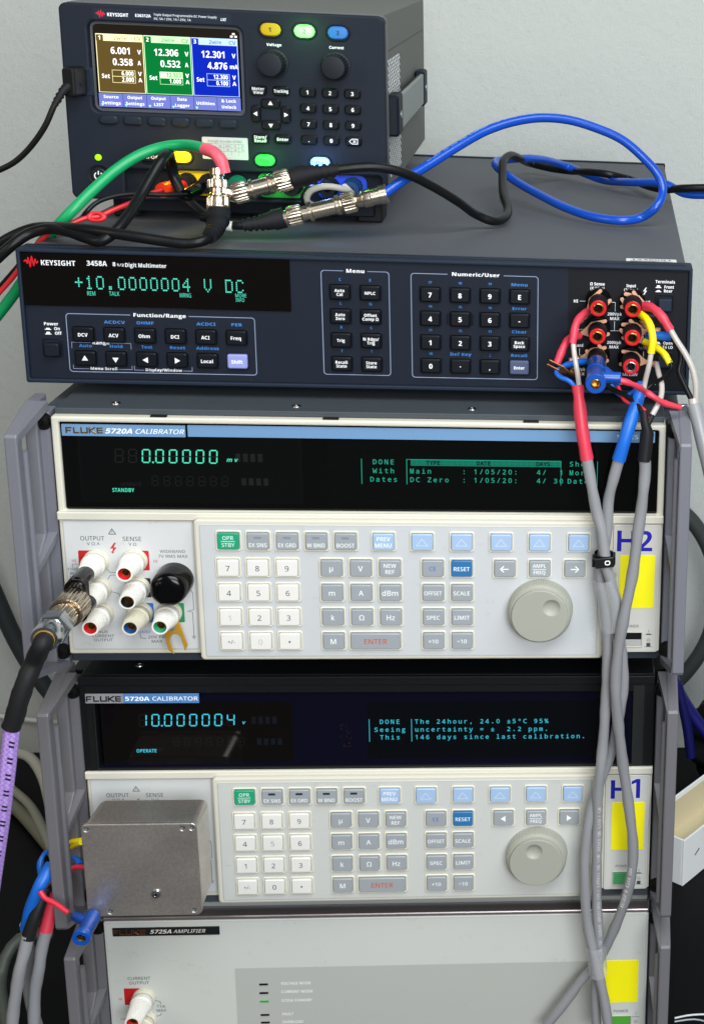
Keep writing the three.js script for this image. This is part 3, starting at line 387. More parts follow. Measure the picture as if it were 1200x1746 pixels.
  // name strip
  if (!H1) {
    const n1 = new Print(-187.4, -112.4, -5.6, -13.4, 10, '#6a8fb6'); n1.txt('5720A', -161.4, -9.7, 3.3, '#f2f6fa', { b: 1, it: 1, a: 'left', w: 16.6 }).txt('CALIBRATOR', -143.4, -9.7, 3.1, '#f2f6fa', { it: 1, a: 'left', w: 30 });
    const ns = mesh(g, 'name_strip', cap(75, 7.8, .8, .4, .15), M(0xffffff, .4, { map: n1.tex() }), -149.9, -9.5, -2.5); outlineName(ns, -11.8, .1, mat.brass);
    const n2 = new Print(-111, 186, -5.2, -13, 6, '#6a8fb6'); n2.txt('SERIES', 168, -9.2, 2.9, '#f2f6fa', { w: 14 }); mesh(g, 'name_strip', cap(297, 7.8, .8, .4, .15), M(0xffffff, .4, { map: n2.tex() }), 37.5, -9.1, -2.5);
  } else {
    const n1 = new Print(-189.2, -115.4, -4.8, -11.8, 10, '#4a7fbc'); n1.rect(-177, -8.3, 24.6, 8, '#8e8f94'); n1.specks(120, '#b9b9bb', .05, .3); n1.txt('5720A', -163.6, -8.3, 3.1, '#fff', { b: 1, a: 'left', w: 16 }).txt('CALIBRATOR', -146, -8.3, 3, '#fff', { a: 'left', w: 30 });
    const ns = mesh(g, 'name_strip', cap(73.8, 7, .8, .3, .15), M(0xffffff, .35, { map: n1.tex() }), -152.3, -8.3, .2); outlineName(ns, -13, 0, M(0x2a211c, .4, { metalness: .5 }));
  }
  // output terminals plate
  const bg = H1 ? '#c1c4c5' : '#c6c8c9', L = new Print(-190.6, -110.6, -69.6, -160.4, 8, bg), ink = '#3b4148', rd = '#b8242c';
  L.stains(16, '#a9a89c', .6, 4, .16).specks(50, '#8d8f8c', .05, .16).box(-190, -70.2, -111.2, -159.8, '#b3b6b4', .35, 1.4);
  L.line([[-162.8, -78.9], [-160.6, -75.2], [-158.4, -78.9], [-162.8, -78.9]], ink, .45).txt('!', -160.6, -77.5, 1.7, ink, { b: 1 });
  L.txt('OUTPUT', -173.1, -81.9, 2.9, ink, { w: 15 }).txt('SENSE', -148.6, -82.1, 2.9, ink, { w: 12 }).txt('V Ω A', -172.6, -85.6, 2, ink, { w: 8 }).txt('V Ω', -148.4, -85.8, 2, ink, { w: 5 }); bolt(L, -160.5, -88.6, 7.5, rd);
  L.rect(-175.6, -97.2, 13.6, 13.8, '#b5171d', .8).rect(-145.6, -97.2, 13.6, 13.8, '#b5171d', .8).rect(-145.8, -116.3, 14, 13.6, '#16181c', .8).rect(-144.8, -134, 13.6, 13.8, '#2c63b4', .8).rect(-125.6, -134, 13.6, 13.8, '#1d8458', .8);
  L.txt('HI', -185.4, -97.4, 2, rd).txt('HI', -134.9, -97.6, 2, rd).txt('WIDEBAND', -123.9, -90.7, 2, ink, { w: 16 }).txt('7V RMS MAX', -123.9, -94, 2, ink, { w: 18.6 });
  L.txt('1100V', -186, -103.4, 1.9, ink, { w: 8 }).txt('RMS', -186, -106.4, 1.9, ink).txt('MAX', -186, -109.4, 1.9, ink).txt('1V', -155.6, -105, 1.9, ink).txt('MAX', -155.6, -108, 1.9, ink).txt('20V PK', -155, -123.4, 1.9, ink, { w: 8 }).txt('MAX', -155, -126.4, 1.9, ink);
  L.line([[-186.6, -102], [-186.6, -99.8], [-183, -99.8]], ink, .3).line([[-165.5, -103], [-163.6, -105.6], [-160, -105.6]], ink, .3).line([[-165.5, -110.6], [-163.6, -107.4], [-160, -107.4]], ink, .3).line([[-164, -119], [-159, -120.5], [-158.6, -122]], ink, .3).line([[-157.6, -128], [-157, -131], [-152.6, -132.6]], ink, .3);
  L.txt('AUX', -170.7, -147.6, 2, ink, { w: 6 }).txt('CURRENT', -170.9, -150.6, 2, ink, { w: 14 }).txt('OUTPUT', -171, -153.4, 2, ink, { w: 12 }).txt('GUARD', -146, -147.7, 2, '#2c63b4', { w: 10 }).txt('GROUND', -128.5, -147.2, 2, '#1d8458', { w: 13 }).txt('20V PK', -137.4, -151.4, 2, ink, { w: 11 }).txt('MAX', -137.4, -154.6, 2, ink, { w: 7 });
  L.line([[-147.5, -149], [-147.5, -152], [-144, -152.6]], ink, .3).line([[-117, -133], [-113.6, -133.6], [-113.6, -151]], ink, .3).line([[-115, -151], [-112.2, -151]], ink, .3).line([[-114.6, -151.8], [-112.6, -151.8]], ink, .3).line([[-114.2, -152.6], [-113, -152.6]], ink, .3).line([[-114, -118], [-112.8, -120], [-112.8, -132], [-116, -132.4]], ink, .3);
  mesh(g, 'terminal_plate', cap(80, 90.8, .9, 1.6, .3), M(0xffffff, .5, { map: L.tex() }), -150.6, -115, 0);
  // keypad module
  mesh(g, 'keypad_module', (() => { const e = ext(rr(263, 99.6, 3), 7, 1.4, 4, 2); e.translate(23, -115.8, -.4); return e; })(), mat.cream);
  const K = new Print(-105, 150.6, -69.4, -163, 6, H1 ? '#c0c2bf' : '#bec1c4'); K.scratches(40, '#8f8f88', 1, 6, .35).stains(80, '#9f9d8c', .5, 3, .16).specks(90, '#77776f', .04, .16).box(-104.6, -69.8, 150.2, -162.6, '#a5a8aa', .3, 1.2);
  if (!H1) for (let i = 0; i < 30; i++) K.line([[143 + rnd() * 9, -126 - i * .95], [147 + rnd() * 3, -126.8 - i * .95]], '#d2d4d2', .25);
  mesh(g, 'keypad_plate', cap(255.6, 93.6, .5, 1.6, .2), M(0xffffff, .5, { map: K.tex() }), 22.8, -116.2, 6.5);
  const Z = 6.9, kk = (u, v, bgc, text, c, q = {}) => { const w = q.w ?? 13.2, h = 11.2, k = key(g, u, v, Z, { w, h, d: 2.3, r: .9, bev: .45, bg: bgc, c, text, size: q.size ?? 2.7, draw: q.draw, al: q.al, dy: q.dy, gap: q.gap, face: .05 }); mesh(k, 'key_surround', surround(w, h), creamKeys, 0, 0, -.1); };
  const C1 = [-86.9, -68.4, -50.1, -31.8, -13.3, 10.8, 35.6, 61, 86.5, 111.5, 137.3], rv = [-98.9, -116.3, -133.9, -151.2], fl = H1 ? 1 : .5;
  kk(C1[0], -80.2, clr.gr, ['OPR', 'STBY'], '#e6f2ec', { size: 2.7, gap: 4.9, draw: (p) => p.line([[-4.4, .1], [4.4, .1]], '#e6f2ec', .4) });
  ['EX SNS', 'EX GRD', 'W BND', 'BOOST'].forEach((s, i) => kk(C1[1 + i], -80.2, clr.gy, s, '#f0f2f2', { size: 2.7, dy: -2.4, draw: (p) => p.rect(0, 2.7, 4.6, 1.6, H1 ? '#23282e' : '#7e858c') }));
  kk(C1[5], -80.2, clr.lb, ['PREV', 'MENU'], '#f2f6fb', { size: 2.8, gap: 4.4 });
  for (let i = 6; i < 11; i++) kk(C1[i], -80.2, clr.lb, [], '', { draw: (p) => p.line([[-3.6, -2.3], [3.6, -2.3], [0, 2.4], [-3.6, -2.3], [3.6, -2.3]], '#c3d6ef', .4) });
  [['7', '8', '9'], ['4', '5', '6'], ['1', '2', '3'], ['+/-', '0', '•']].forEach((r, i) => r.forEach((s, j) => kk(-87.9 + 18.55 * j, rv[i], clr.wh, s, '#2f4052', { size: s === '+/-' ? 2.8 : 3.9, al: !H1 && (s === '1' || s === '0') ? .3 : H1 && s === '5' ? .5 : 1 })));
  [['µ', 'V', ['NEW', 'REF']], ['m', 'A', 'dBm'], ['k', 'Ω', 'Hz']].forEach((r, i) => r.forEach((s, j) => kk(-22.7 + 18.65 * j, rv[i], clr.gy, s, '#f2f4f4', { size: Array.isArray(s) ? 2.8 : 3.7, gap: 4.3 })));
  kk(-22.7, rv[3], clr.gy, 'M', '#f2f4f4', { size: 3.7 }); kk(4.4, rv[3], clr.gy, 'ENTER', '#cc4a30', { w: 31.8, size: 3.8 });
  kk(42.2, rv[0], clr.gy, 'CE', '#2c5cc0', { size: 3 }); kk(60.9, rv[0], clr.bl, 'RESET', '#fff', { size: 2.9 });
  [['OFFSET', 'SCALE'], ['SPEC', 'LIMIT'], ['×10', '÷10']].forEach((r, i) => r.forEach((s, j) => kk(42.2 + 18.7 * j, rv[i + 1], clr.gy, s, '#f2f4f4', { size: 2.9 })));
  const arrow = (d) => (p) => H1 ? p.poly([[-d * 1.6, 2.4], [d * 1.8, 0], [-d * 1.6, -2.4]], '#f2f4f4') : p.line([[-d * 2.6, 0], [d * 2.6, 0]], '#f2f4f4', .7).line([[d * .4, 2.2], [d * 2.6, 0], [d * .4, -2.2]], '#f2f4f4', .7);
  kk(88.9, rv[0], clr.gy, [], '', { draw: arrow(-1) }); kk(111.7, rv[0], clr.gy, ['AMPL', 'FREQ'], '#f2f4f4', { size: 2.5, gap: 4.8, draw: (p) => p.line([[-4.6, 0], [4.6, 0]], '#f2f4f4', .35) }); kk(134.9, rv[0], clr.gy, [], '', { draw: arrow(1) });
  // turning knob with finger dimple
  const [du, dv] = H1 ? [-1.5, 9] : [7.6, 6.2];
  const kn = mesh(g, 'tuning_knob', turned([[21.6, 0], [21.6, 1, 1], [21, 8, 1], [19.6, 9.6], [18.4, 9.8], [.001, 9.8]], 0, 90, .3), mat.knob, 112.6, -128.4, 7);
  const fs = holed(new THREE.Shape().absarc(0, 0, 18.6, 0, 2 * PI), new THREE.Path().absarc(du, dv, 5.4, 0, 2 * PI, true));
  mesh(kn, 'face', (() => { const e = ext(fs, 2.6, .6, 32, 2); e.translate(0, 0, 9.6); return e; })(), mat.knob);
  mesh(kn, 'finger_dimple', turned([[5.7, 12], [5.2, 11.6], [4, 10.7], [2, 10.2], [.001, 10.1]], 28), mat.knob, du, dv, 0);
  // right plate
  const R = new Print(160, 192, -69.6, -163.6, 10, H1 ? '#c4c5c1' : '#c6c4bf'); R.specks(30, '#8d8f8c', .04, .12).box(161.4, -70.8, 190.4, -162.2, '#b4b2aa', .3, 1.2);
  const nb = '#12129c'; H1 ? R.rect(165.3, -81, 3, 15, nb).rect(170.4, -80.8, 9, 2.6, nb).rect(175, -81, 3, 15, nb).rect(183.4, -80.4, 2.9, 15.4, nb).poly([[182, -72.8], [178.6, -74.6], [178.6, -77], [182, -75.6]], nb)
    : R.rect(164, -81.3, 3, 15, nb).rect(169, -81, 8, 2.6, nb).rect(173.4, -81.3, 3, 15, nb).txt('2', 181.4, -81.3, 14.6, nb, { b: 1 });
  R.txt('POWER', 173.6, -144, 2, ink, { w: 10.4 }).txt('I', 185.8, -147.8, 1.8, ink).rect(185.8, -150, 3, .8, ink).line([[183, -150.5], [188.6, -150.5]], ink, .25).ring(185.8, -154.4, 1, ink, .25).rect(185.8, -158, 2.8, 2.8, ink).line([[183, -159.6], [188.6, -159.6]], ink, .25);
  mesh(g, 'power_plate', (() => { const e = cap(31.6, 93.6, 1.6, 1.6, .4); return e; })(), M(0xffffff, .5, { map: R.tex() }), 176, -116.6, 0);
  mesh(g, 'yellow_sticker', cap(23.4, 38.8, .25, 1, .08), mat.yellowSticker, 176.8, -111, 1.6);
  const sw = mesh(g, 'power_switch', ext(holed(rr(15.4, 11.8, .8), rr(13.6, 10, .4)), 1, .3, 3), M(0xbdbab0, .5), 174, -153.6, 1.5);
  if (H1) for (let i = 0; i < 6; i++) mesh(sw, 'switch_rib', bxg(-6.6, 6.6, -4.8 + i * 1.62, -3.5 + i * 1.62, 0, 1.3, .2), M(0x3d9a5c, .45));
  else { mesh(sw, 'switch_opening', bxg(-6.8, 6.8, -.2, 5, -.1, .2, .05), mat.black); mesh(sw, 'switch_button', bxg(-6.8, 6.8, -5, -.3, -.1, .6, .2), M(0xa9aaa8, .5)); }
  // terminals
  const pl = 22.4;
  if (!H1) {
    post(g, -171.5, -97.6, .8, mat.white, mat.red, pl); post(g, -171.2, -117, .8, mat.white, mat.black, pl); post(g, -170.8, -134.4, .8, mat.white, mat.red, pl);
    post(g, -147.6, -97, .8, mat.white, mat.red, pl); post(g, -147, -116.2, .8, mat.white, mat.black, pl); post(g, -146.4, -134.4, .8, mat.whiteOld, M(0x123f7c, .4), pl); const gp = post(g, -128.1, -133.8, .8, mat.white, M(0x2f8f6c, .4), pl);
    mesh(g, 'wideband_cap', turned([[12, 0], [12, 4], [11.7, 13], [11.3, 16], [10.2, 18], [8, 19.2], [4, 19.7], [.001, 19.9]], 40), mat.blackGloss, -123.5, -110.4, .8);
    // brass link strap under the ground terminal
    const s = new THREE.Shape(); s.moveTo(-4.2, 6); s.lineTo(4.2, 6); s.lineTo(5.6, -16); s.lineTo(3.2, -18.5); s.lineTo(3.2, -12); s.absarc(0, -12, 3.2, 0, PI, false); s.lineTo(-3.2, -18.5); s.lineTo(-5.6, -16); s.closePath(); s.holes.push(new THREE.Path().absarc(0, -4.6, 2.6, 0, 2 * PI, true));
    mesh(gp, 'link_strap', (() => { const e = ext(s, .9, .2, 12); e.scale(1.15, 1.3, 1); e.rotateX(-.22); return e; })(), M(0xd8a43a, .35, { metalness: .6 }), 1, -1, 5.4).rotation.z = .3;
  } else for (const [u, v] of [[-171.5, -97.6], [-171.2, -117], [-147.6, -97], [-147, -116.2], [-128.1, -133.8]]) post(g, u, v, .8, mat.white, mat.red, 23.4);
  handle(g, -1, 0, -165, H1 ? mat.handle2 : mat.handle); handle(g, 1, 0, -165, H1 ? mat.handle2 : mat.handle);
  for (const x of [-150, 150]) for (const z of [-70, -560]) foot(g, x, z, o.base, -175.6);
  return g;
}
// squared outline lettering of the maker's badge, as raised strokes
function outlineName(parent, dx, dy, m) {
  const sh = [], bar = (x, y, w, h) => sh.push(bxg(x - w / 2, x + w / 2, y - h / 2, y + h / 2, 0, .5, .1)), u = 1;
  const x0 = -24; let x = x0;
  bar(x, 0, .8, 4); bar(x + 1.6, 1.6, 3.4, .8); bar(x + 1.4, -.2, 2.8, .7); x += 4.6;
  bar(x, 0, .8, 4); bar(x + 1.6, -1.6, 3.2, .8); x += 4.4;
  bar(x, 0, .8, 4); bar(x + 1.8, -1.6, 3.4, .8); bar(x + 3.6, 0, .8, 4); x += 5;
  bar(x, 0, .8, 4); for (const s of [1, -1]) { const k = bxg(-2, 2, -.4, .4, 0, .5, .1); k.rotateZ(s * .58); k.translate(x + 2, s * 1, 0); sh.push(k); } x += 4.8;
  bar(x, 0, .8, 4); for (const y of [1.6, 0, -1.6]) bar(x + 1.6, y, 3.2, .75);
  const q = mergeGeometries(sh.map((s) => s.index ? s.toNonIndexed() : s)); mesh(parent, 'raised_lettering', q, m, dx + 1.2, dy, .7);
}
const calH2 = calibrator({ id: 2, label: 'cream calibrator marked H2 with pale frame round its green display', x: 4.38, y: -100.65, z: 28.79, yaw: .0073, base: -187.4 });
const calH1 = calibrator({ id: 1, label: 'cream calibrator marked H1 with black frame round its blue tinted display', x: 3.07, y: -296.22, z: 16.05, yaw: 0, base: -181.8 });

// ---------- amplifier ----------
{
  const g = thing('amplifier', 'plain pale amplifier with grey panel at the bottom of the stack', 'amplifier', 4.1, -632, 10.56, -.0046); g.h0 = 147.8;
  mesh(g, 'case', bxg(-203.5, 203.5, -133, 2, -640, -14, 1.2), mat.topCover);
  mesh(g, 'top_cover', bxg(-192, 192, 2.2, 6, -640, -12, .6), M(0x8f9494, .5));
  mesh(g, 'top_trim', bxg(-193, 193, .4, 3.4, -11.5, .6, .7), M(0xa89ea0, .32, { metalness: .8 }));
  const p = new Print(-193, 193, 0, -133, 5.2, '#c3c6c2'); p.scratches(60, '#9a9a94', 2, 12, .3).stains(90, '#a8a99e', .8, 6, .14).specks(80, '#8b8b84', .05, .2);
  p.rect(28, -95, 265, 108, '#aeb0ac', 0); p.stains(24, '#8f9292', 1, 5, .12); p.box(-191.4, -1.4, 191.4, -131, '#b4b6b0', .3, 2);
  p.rect(0, -1000, 1, 1, '#000').txt('CURRENT', -171.5, -47.6, 2.4, '#3b4148', { w: 16 }).txt('OUTPUT', -171.7, -51.5, 2.4, '#3b4148', { w: 14 }).rect(-177, -63, 11, 14, '#b5171d', .6).txt('HI', -185.4, -65, 2, '#b8242c').txt('LO', -184.6, -82, 2, '#3b4148').txt('11A', -157.6, -72, 2.2, '#3b4148', { w: 6 }).txt('MAX', -157.6, -75.4, 2.2, '#3b4148', { w: 7 }).line([[-163, -66.4], [-158, -67.6], [-157.6, -70]], '#3b4148', .35).line([[-157.6, -77.6], [-158.4, -79.6], [-163, -80.6]], '#3b4148', .35);
  [['VOLTAGE MODE', -54.7, 21.4], ['CURRENT MODE', -61.8, 22.6], ['5725A STANDBY', -69.2, 21.6], ['FAULT', -81, 8], ['OVERLOAD', -87.8, 15]].forEach(([s, v, w]) => p.txt(s, -72.6, v, 2.2, '#eceeee', { a: 'left', w }));
  p.txt('POWER', 174.3, -85.5, 2.2, '#3b4148', { w: 11 }).txt('I', 185.8, -88, 1.8, '#3b4148').line([[183, -91], [188.6, -91]], '#3b4148', .3).ring(185.8, -95, 1, '#3b4148', .25);
  mesh(g, 'front_panel', cap(386, 133, 14, 1.4, .6), M(0xffffff, .45, { map: p.tex() }), 0, -66.5, -14);
  const ns = mesh(g, 'name_strip', cap(73.6, 6.8, .7, .3, .15), M(0xffffff, .4, { map: (() => { const n = new Print(-187, -113.4, -5, -11.8, 10, '#14161a'); n.txt('5725A', -161.6, -8.3, 3.2, '#e6e2da', { b: 1, it: 1, a: 'left', w: 15 }).txt('AMPLIFIER', -145.4, -8.3, 3, '#e6e2da', { it: 1, a: 'left', w: 22 }); return n.tex(); })() }), -150.2, -8.4, 0); outlineName(ns, -13.4, 0, mat.copperDull);
  [-54.8, -62.2, -69.4, -81.1, -87.7].forEach((v, i) => mesh(g, 'indicator_light', bxg(-87.8, -81.6, v - .75, v + .75, 0, .6, .2), i === 2 ? M(0x1c8a2c, .4, { emissive: 0x16a020, emissiveIntensity: .35 }) : mat.black));
  mesh(g, 'yellow_sticker', cap(25.6, 37, .25, 1, .08), mat.yellowSticker, 174, -59.2, 0);
  const sw = mesh(g, 'power_switch', ext(holed(rr(17, 12, .8), rr(15, 10.4, .4)), 1, .3, 3), M(0xbdbab0, .5), 174.4, -94.6, 0); mesh(sw, 'switch_button', bxg(-7.4, 7.4, -5.1, 5.1, .05, .8, .3), M(0x4f9c3a, .45));
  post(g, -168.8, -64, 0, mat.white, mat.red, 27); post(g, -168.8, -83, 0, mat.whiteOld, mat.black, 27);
  handle(g, -1, -2, -120, mat.handle2); handle(g, 1, -2, -120, mat.handle2);
  for (const x of [-150, 150]) for (const z of [-70, -560]) foot(g, x, z, -147.8, -132.6);
}
// ---------- multimeter ----------
function dmmPost(g, u, v, z, o = {}) {
  const m = mesh(g, 'binding_post', turned([[8.4, 0], [8.4, 4.6], [7.8, 5.4], [4, 5.6]], 24), mat.blackGloss, u, v, z), len = 26;
  mesh(m, 'knurled_cap', turned([[4, 10.4], [6.2, 10.6], [6.4, 11.2, 1], [5.5, len - 2, 1], [5.2, len - 1.2]], 0, 28, .3), o.cap ?? mat.blackRough);
  mesh(m, 'ring', turned([[5.3, len - 2.4], [5.3, len - .4], [4.9, len], [3.6, len], [3.4, len - .5]], 28), o.ring ?? M(0xc0121c, .3));
  mesh(m, 'socket', turned([[3.5, len - .4], [2.9, len - .1], [2.3, len - 1], [2.2, len - 5]], 22), o.metal ?? mat.gold); mesh(m, 'bore_shade', disc(2.3, .4, len - 5.4, 16, .1), mat.hole);  // black disc at the bottom paints the socket's inner shade
  return m;
}
const dmm = thing('multimeter', 'dark navy bench multimeter with long black display and small black keys', 'multimeter', 0, -96.6, 0, 0); dmm.h0 = 96.6;
{
  const g = dmm;
  mesh(g, 'case', bxg(-209, 209, -87, -1.6, -497, -15, 1.4), mat.navyCase);
  mesh(g, 'rear_bezel', bxg(-210, 210, -88, -.6, -502, -494, 1.2), mat.navyDark);
  const bz = mesh(g, 'front_bezel', (() => { const e = ext(holed(rr(425.5, 88, 1.6, 0, -44), rr(420.6, 82.8, .8, 0, -43.9)), 17, .8, 3, 2); e.translate(0, 0, -17); return e; })(), mat.navy);
  mesh(bz, 'channel_shade', bxg(-206, 206, -.3, .35, -12, -9, .15), mat.navyDark); mesh(bz, 'top_ridge', bxg(-208, 208, -.3, .7, -8, -6.8, .2), mat.navy);  // groove is not cut: a dark raised strip stands for its shade
  const p = new Print(-210.3, 210.3, -2.5, -85.3, 4.85, '#111927'), wt = '#fbfcff', bl = '#3f86d8', ln = '#9aa8c8';
  p.rect(171, -44, 79, 84, '#090d14'); p.specks(500, '#475066', .04, .12).specks(40, '#cfd6e0', .05, .16);
  p.box(-186, -42, -69.4, -80.6, ln, .45, 2).box(-26.6, -9, 16.2, -79, ln, .45, 2).box(30.2, -9.3, 111.8, -79.8, ln, .45, 2);
  const gap = (u, v, w) => p.rect(u, v, w, 2, '#111927');
  gap(-128.4, -42, 36); gap(-5, -9, 15); gap(71.5, -9.3, 36);
  p.txt('Function/Range', -128.4, -42, 2.3, wt, { b: 1, w: 33 }).txt('Menu', -5, -9, 2.3, wt, { b: 1, w: 12 }).txt('Numeric/User', 71.5, -9.3, 2.3, wt, { b: 1, w: 31 });
  for (const [s, u, v, w] of [['ACDCV', -156.5, -47, 13], ['OHMF', -137.6, -47, 11], ['ACDCI', -99.8, -46.8, 12], ['PER', -80.8, -46.8, 7], ['Auto', -175.3, -63, 8], ['Hold', -156.5, -63, 8.4], ['Test', -137.5, -63, 7], ['Reset', -118.5, -63, 10], ['Address', -99.6, -63, 14.4], ['Menu', 99.7, -15, 11], ['Error', 99.7, -31, 9.6], ['Clear', 99.7, -47, 10], ['Recall', 99.7, -63.2, 11], ['Def Key', 61.6, -63.2, 14], [';', 80.8, -63.2, 1.2]]) p.txt(s, u, v, 2, bl, { b: 1, w });
  [['C', 'E'], ['L', 'N'], ['R', 'S'], ['T', '?']].forEach((r, i) => r.forEach((s, j) => p.txt(s, -14.8 + 19 * j, -14.7 - 16 * i, 1.9, bl, { b: 1 })));
  [['f7', 'f8', 'f9'], ['f4', 'f5', 'f6'], ['f1', 'f2', 'f3'], ['f0']].forEach((r, i) => r.forEach((s, j) => p.txt(s, 42.4 + 19.2 * j, -15 - 16.05 * i, 1.7, bl, { b: 1 })));
  p.line([[-183.8, -65], [-183.8, -61], [-172, -61]], ln, .35).line([[-159.6, -61], [-147.3, -61], [-147.3, -65]], ln, .35).txt('Range', -165.8, -61, 2, wt, { b: 1, w: 11 });
  p.line([[-183.8, -76], [-183.8, -78.6], [-174, -78.6]], ln, .35).line([[-156, -78.6], [-147.5, -78.6], [-147.5, -76]], ln, .35).txt('Menu Scroll', -165, -78.3, 1.9, wt, { b: 1, w: 17 });
  p.line([[-146, -76], [-146, -78.8], [-140, -78.8]], ln, .35).line([[-116, -78.8], [-110, -78.8], [-110, -76]], ln, .35).txt('Display/Window', -127.9, -78.5, 1.9, wt, { b: 1, w: 23 });
  const ico = (u, v, up) => p.poly([[u - 2, v - .9], [u + 2, v - .9], [u + 2, v - .4], [u + 1.3, v - .4], [u + 1, v + (up ? .9 : .4)], [u - 1, v + (up ? .9 : .4)], [u - 1.3, v - .4], [u - 2, v - .4]], wt);
  p.txt('Power', -195.5, -49, 2, wt, { b: 1, w: 9 }).txt('On', -192, -52.2, 2, wt, { b: 1 }).txt('Off', -191.6, -55.3, 2, wt, { b: 1 }); ico(-197.6, -52.2, 0); ico(-197.6, -55.3, 1);
  p.txt('Ω Sense', 150.5, -13, 2, wt, { b: 1, w: 9.8 }).txt('(4 Wire)', 150.5, -15.8, 2, wt, { b: 1, w: 9.4 }).txt('Input', 172.6, -13.6, 2, wt, { b: 1, w: 6.4 }).txt('(2 Wire)', 172.6, -16.4, 2, wt, { b: 1, w: 9.4 }); bolt(p, 181.8, -17, 5, wt);
  p.txt('Terminals', 195, -10.2, 2, wt, { b: 1, w: 13 }).txt('Front', 197.6, -13.7, 2, wt, { b: 1, w: 6.6 }).txt('Rear', 197, -16.5, 2, wt, { b: 1, w: 5.8 }); ico(190.6, -13.7, 1); ico(190.6, -16.5, 0);
  p.txt('200Vpk', 162.2, -33.2, 2, wt, { b: 1, w: 9.6 }).txt('MAX', 162.2, -36.2, 2, wt, { b: 1, w: 6.4 }).txt('200Vpk', 162.2, -52.8, 2, wt, { b: 1, w: 9.6 }).txt('MAX', 162.2, -55.8, 2, wt, { b: 1, w: 6.4 }).txt('HI', 136.5, -24.9, 2, wt, { b: 1 }).txt('HI', 184, -24.4, 2, wt, { b: 1 }).txt('LO', 137.4, -44.2, 2, wt, { b: 1 }).txt('Guard', 138.4, -55.3, 2, wt, { b: 1, w: 7 }).txt('1000Vpk', 184.6, -33.4, 2, '#7e8288', { w: 9 }).txt('MAX', 181.6, -56, 2, '#a0a4aa', { w: 6 });
  p.line([[139, -24.9], [144.4, -24.9]], wt, .35).line([[139.6, -44.2], [144.4, -44.2]], wt, .35).line([[158.6, -25.2], [162.4, -25.2], [162.4, -31.4]], wt, .35).line([[162.2, -38], [162.2, -44.6]], wt, .35).line([[158.6, -44.7], [166.6, -44.7]], wt, .35).line([[139.4, -57.4], [139.4, -62], [143.6, -62]], wt, .35).line([[158.8, -57.6], [156.6, -59.6]], wt, .35).line([[182, -58.6], [182, -62], [180, -63]], wt, .35).line([[179.6, -24.4], [181.8, -24.4]], wt, .35);
  p.txt('Open', 198, -52.4, 2, wt, { b: 1, w: 6.6 }).txt('To LO', 198, -55.2, 2, wt, { b: 1, w: 7 }).txt('1A/250V', 173.2, -74.9, 2, wt, { b: 1, w: 10.6 }).txt('200Vpk', 139, -72, 2, wt, { b: 1, w: 9 }).txt('MAX', 140, -75, 2, wt, { b: 1, w: 6 }).txt('All', 146, -80, 2, wt, { b: 1 }).txt('I Max', 166, -81, 2, wt, { b: 1, w: 8 }); ico(191.4, -52.4, 1); p.line([[188, -81.6], [190.6, -81.6], [190.6, -79.6]], wt, .35);
  mesh(g, 'front_panel', cap(420.4, 82.6, 8, .8, .2), M(0xffffff, .62, { spec: .5, map: p.tex(), bumpMap: rep(fineT, 40), bumpScale: .00006 }), 0, -43.9, -10);
  // display window
  const wp = new Print(-210, -46, -2.5, -36.8, 9, '#0b0807'), we = new Print(-210, -46, -2.5, -36.8, 9, '#000'), lit = '#5af0d0';
  wave(wp, -203.8, -8.4, 8.2, 6.6, '#c8202c'); wp.txt('KEYSIGHT', -187.7, -8.9, 3.3, '#e9edf2', { w: 21.2, b: 1 }).txt('3458A', -164.3, -8.4, 3.3, '#e9edf2', { b: 1, w: 12.4 }).txt('8', -153.8, -8.6, 2.7, '#e9edf2', { b: 1 }).txt('1/2', -150, -9, 1.7, '#e9edf2', { b: 1, w: 4.6 }).txt('Digit Multimeter', -134.6, -8.9, 2.6, '#e9edf2', { b: 1, w: 25.4 });
  const DM = { '+': '00000001000010011111001000010000000', 1: '00100011000010000100001000010001110', 0: '01110100011000110001100011000101110', 4: '00010001100101010010111110001000010', V: '10001100011000110001100010101000100', D: '11110100011000110001100011000111110', C: '01110100011000010000100001000101110', '.': '00000000000000000000000000110001100' };
  [...'+10.0000004 V DC'].forEach((ch, i) => { const u = -176 + i * 6.59 - (i ? .3 : 0), v = -21; for (let r = 0; r < 7; r++) for (let c = 0; c < 5; c++) { const x = u + (c - 2) * .95, y = v + (3 - r) * 1.28; wp.rect(x, y, .6, .8, '#0d0c0b'); if (DM[ch]?.[r * 5 + c] === '1') we.rect(x, y, .82, 1, lit, .2); } });
  we.txt('REM', -168.9, -28.2, 2.7, lit, { w: 5.4 }).txt('TALK', -154.9, -28, 2.7, lit, { w: 6.4 }).txt('MRNG', -111.3, -27.9, 2.7, lit, { w: 7.4 }).txt('MORE', -77, -27, 2.4, lit, { w: 7.2 }).txt('INFO', -77.6, -30, 2.4, lit, { w: 5.6 });
  mesh(g, 'display_window', cap(164.2, 34.2, 1.2, .6, .2), M(0xffffff, .06, { spec: .7, map: wp.tex(), emissive: 0xffffff, emissiveMap: we.tex(), emissiveIntensity: 1.25 }), -128, -19.7, -2);
  // keys
  const dk = '#0a0e16', ko = { w: 12.4, h: 9.4, d: 3.4, r: 1.1, bev: .8, bg: dk, c: '#f2f3f5', b: 1, size: 2.3, gap: 2.6, mat: keyMatRubber };
  const kz = -2.2, K = (u, v, text, q = {}) => { const k = key(g, u, v, kz, { ...ko, text, ...q }); mesh(k, 'key_well', ringCache.dmm ??= ext(holed(rr(14.2, 11.2, 1.5), rr(12.8, 9.8, 1.2)), 1, .3, 3), mat.navyDark, 0, 0, .1); };
  ['DCV', 'ACV', 'Ohm', 'DCI', 'ACI', 'Freq'].forEach((s, i) => K(-175.5 + 18.94 * i, -55, s));
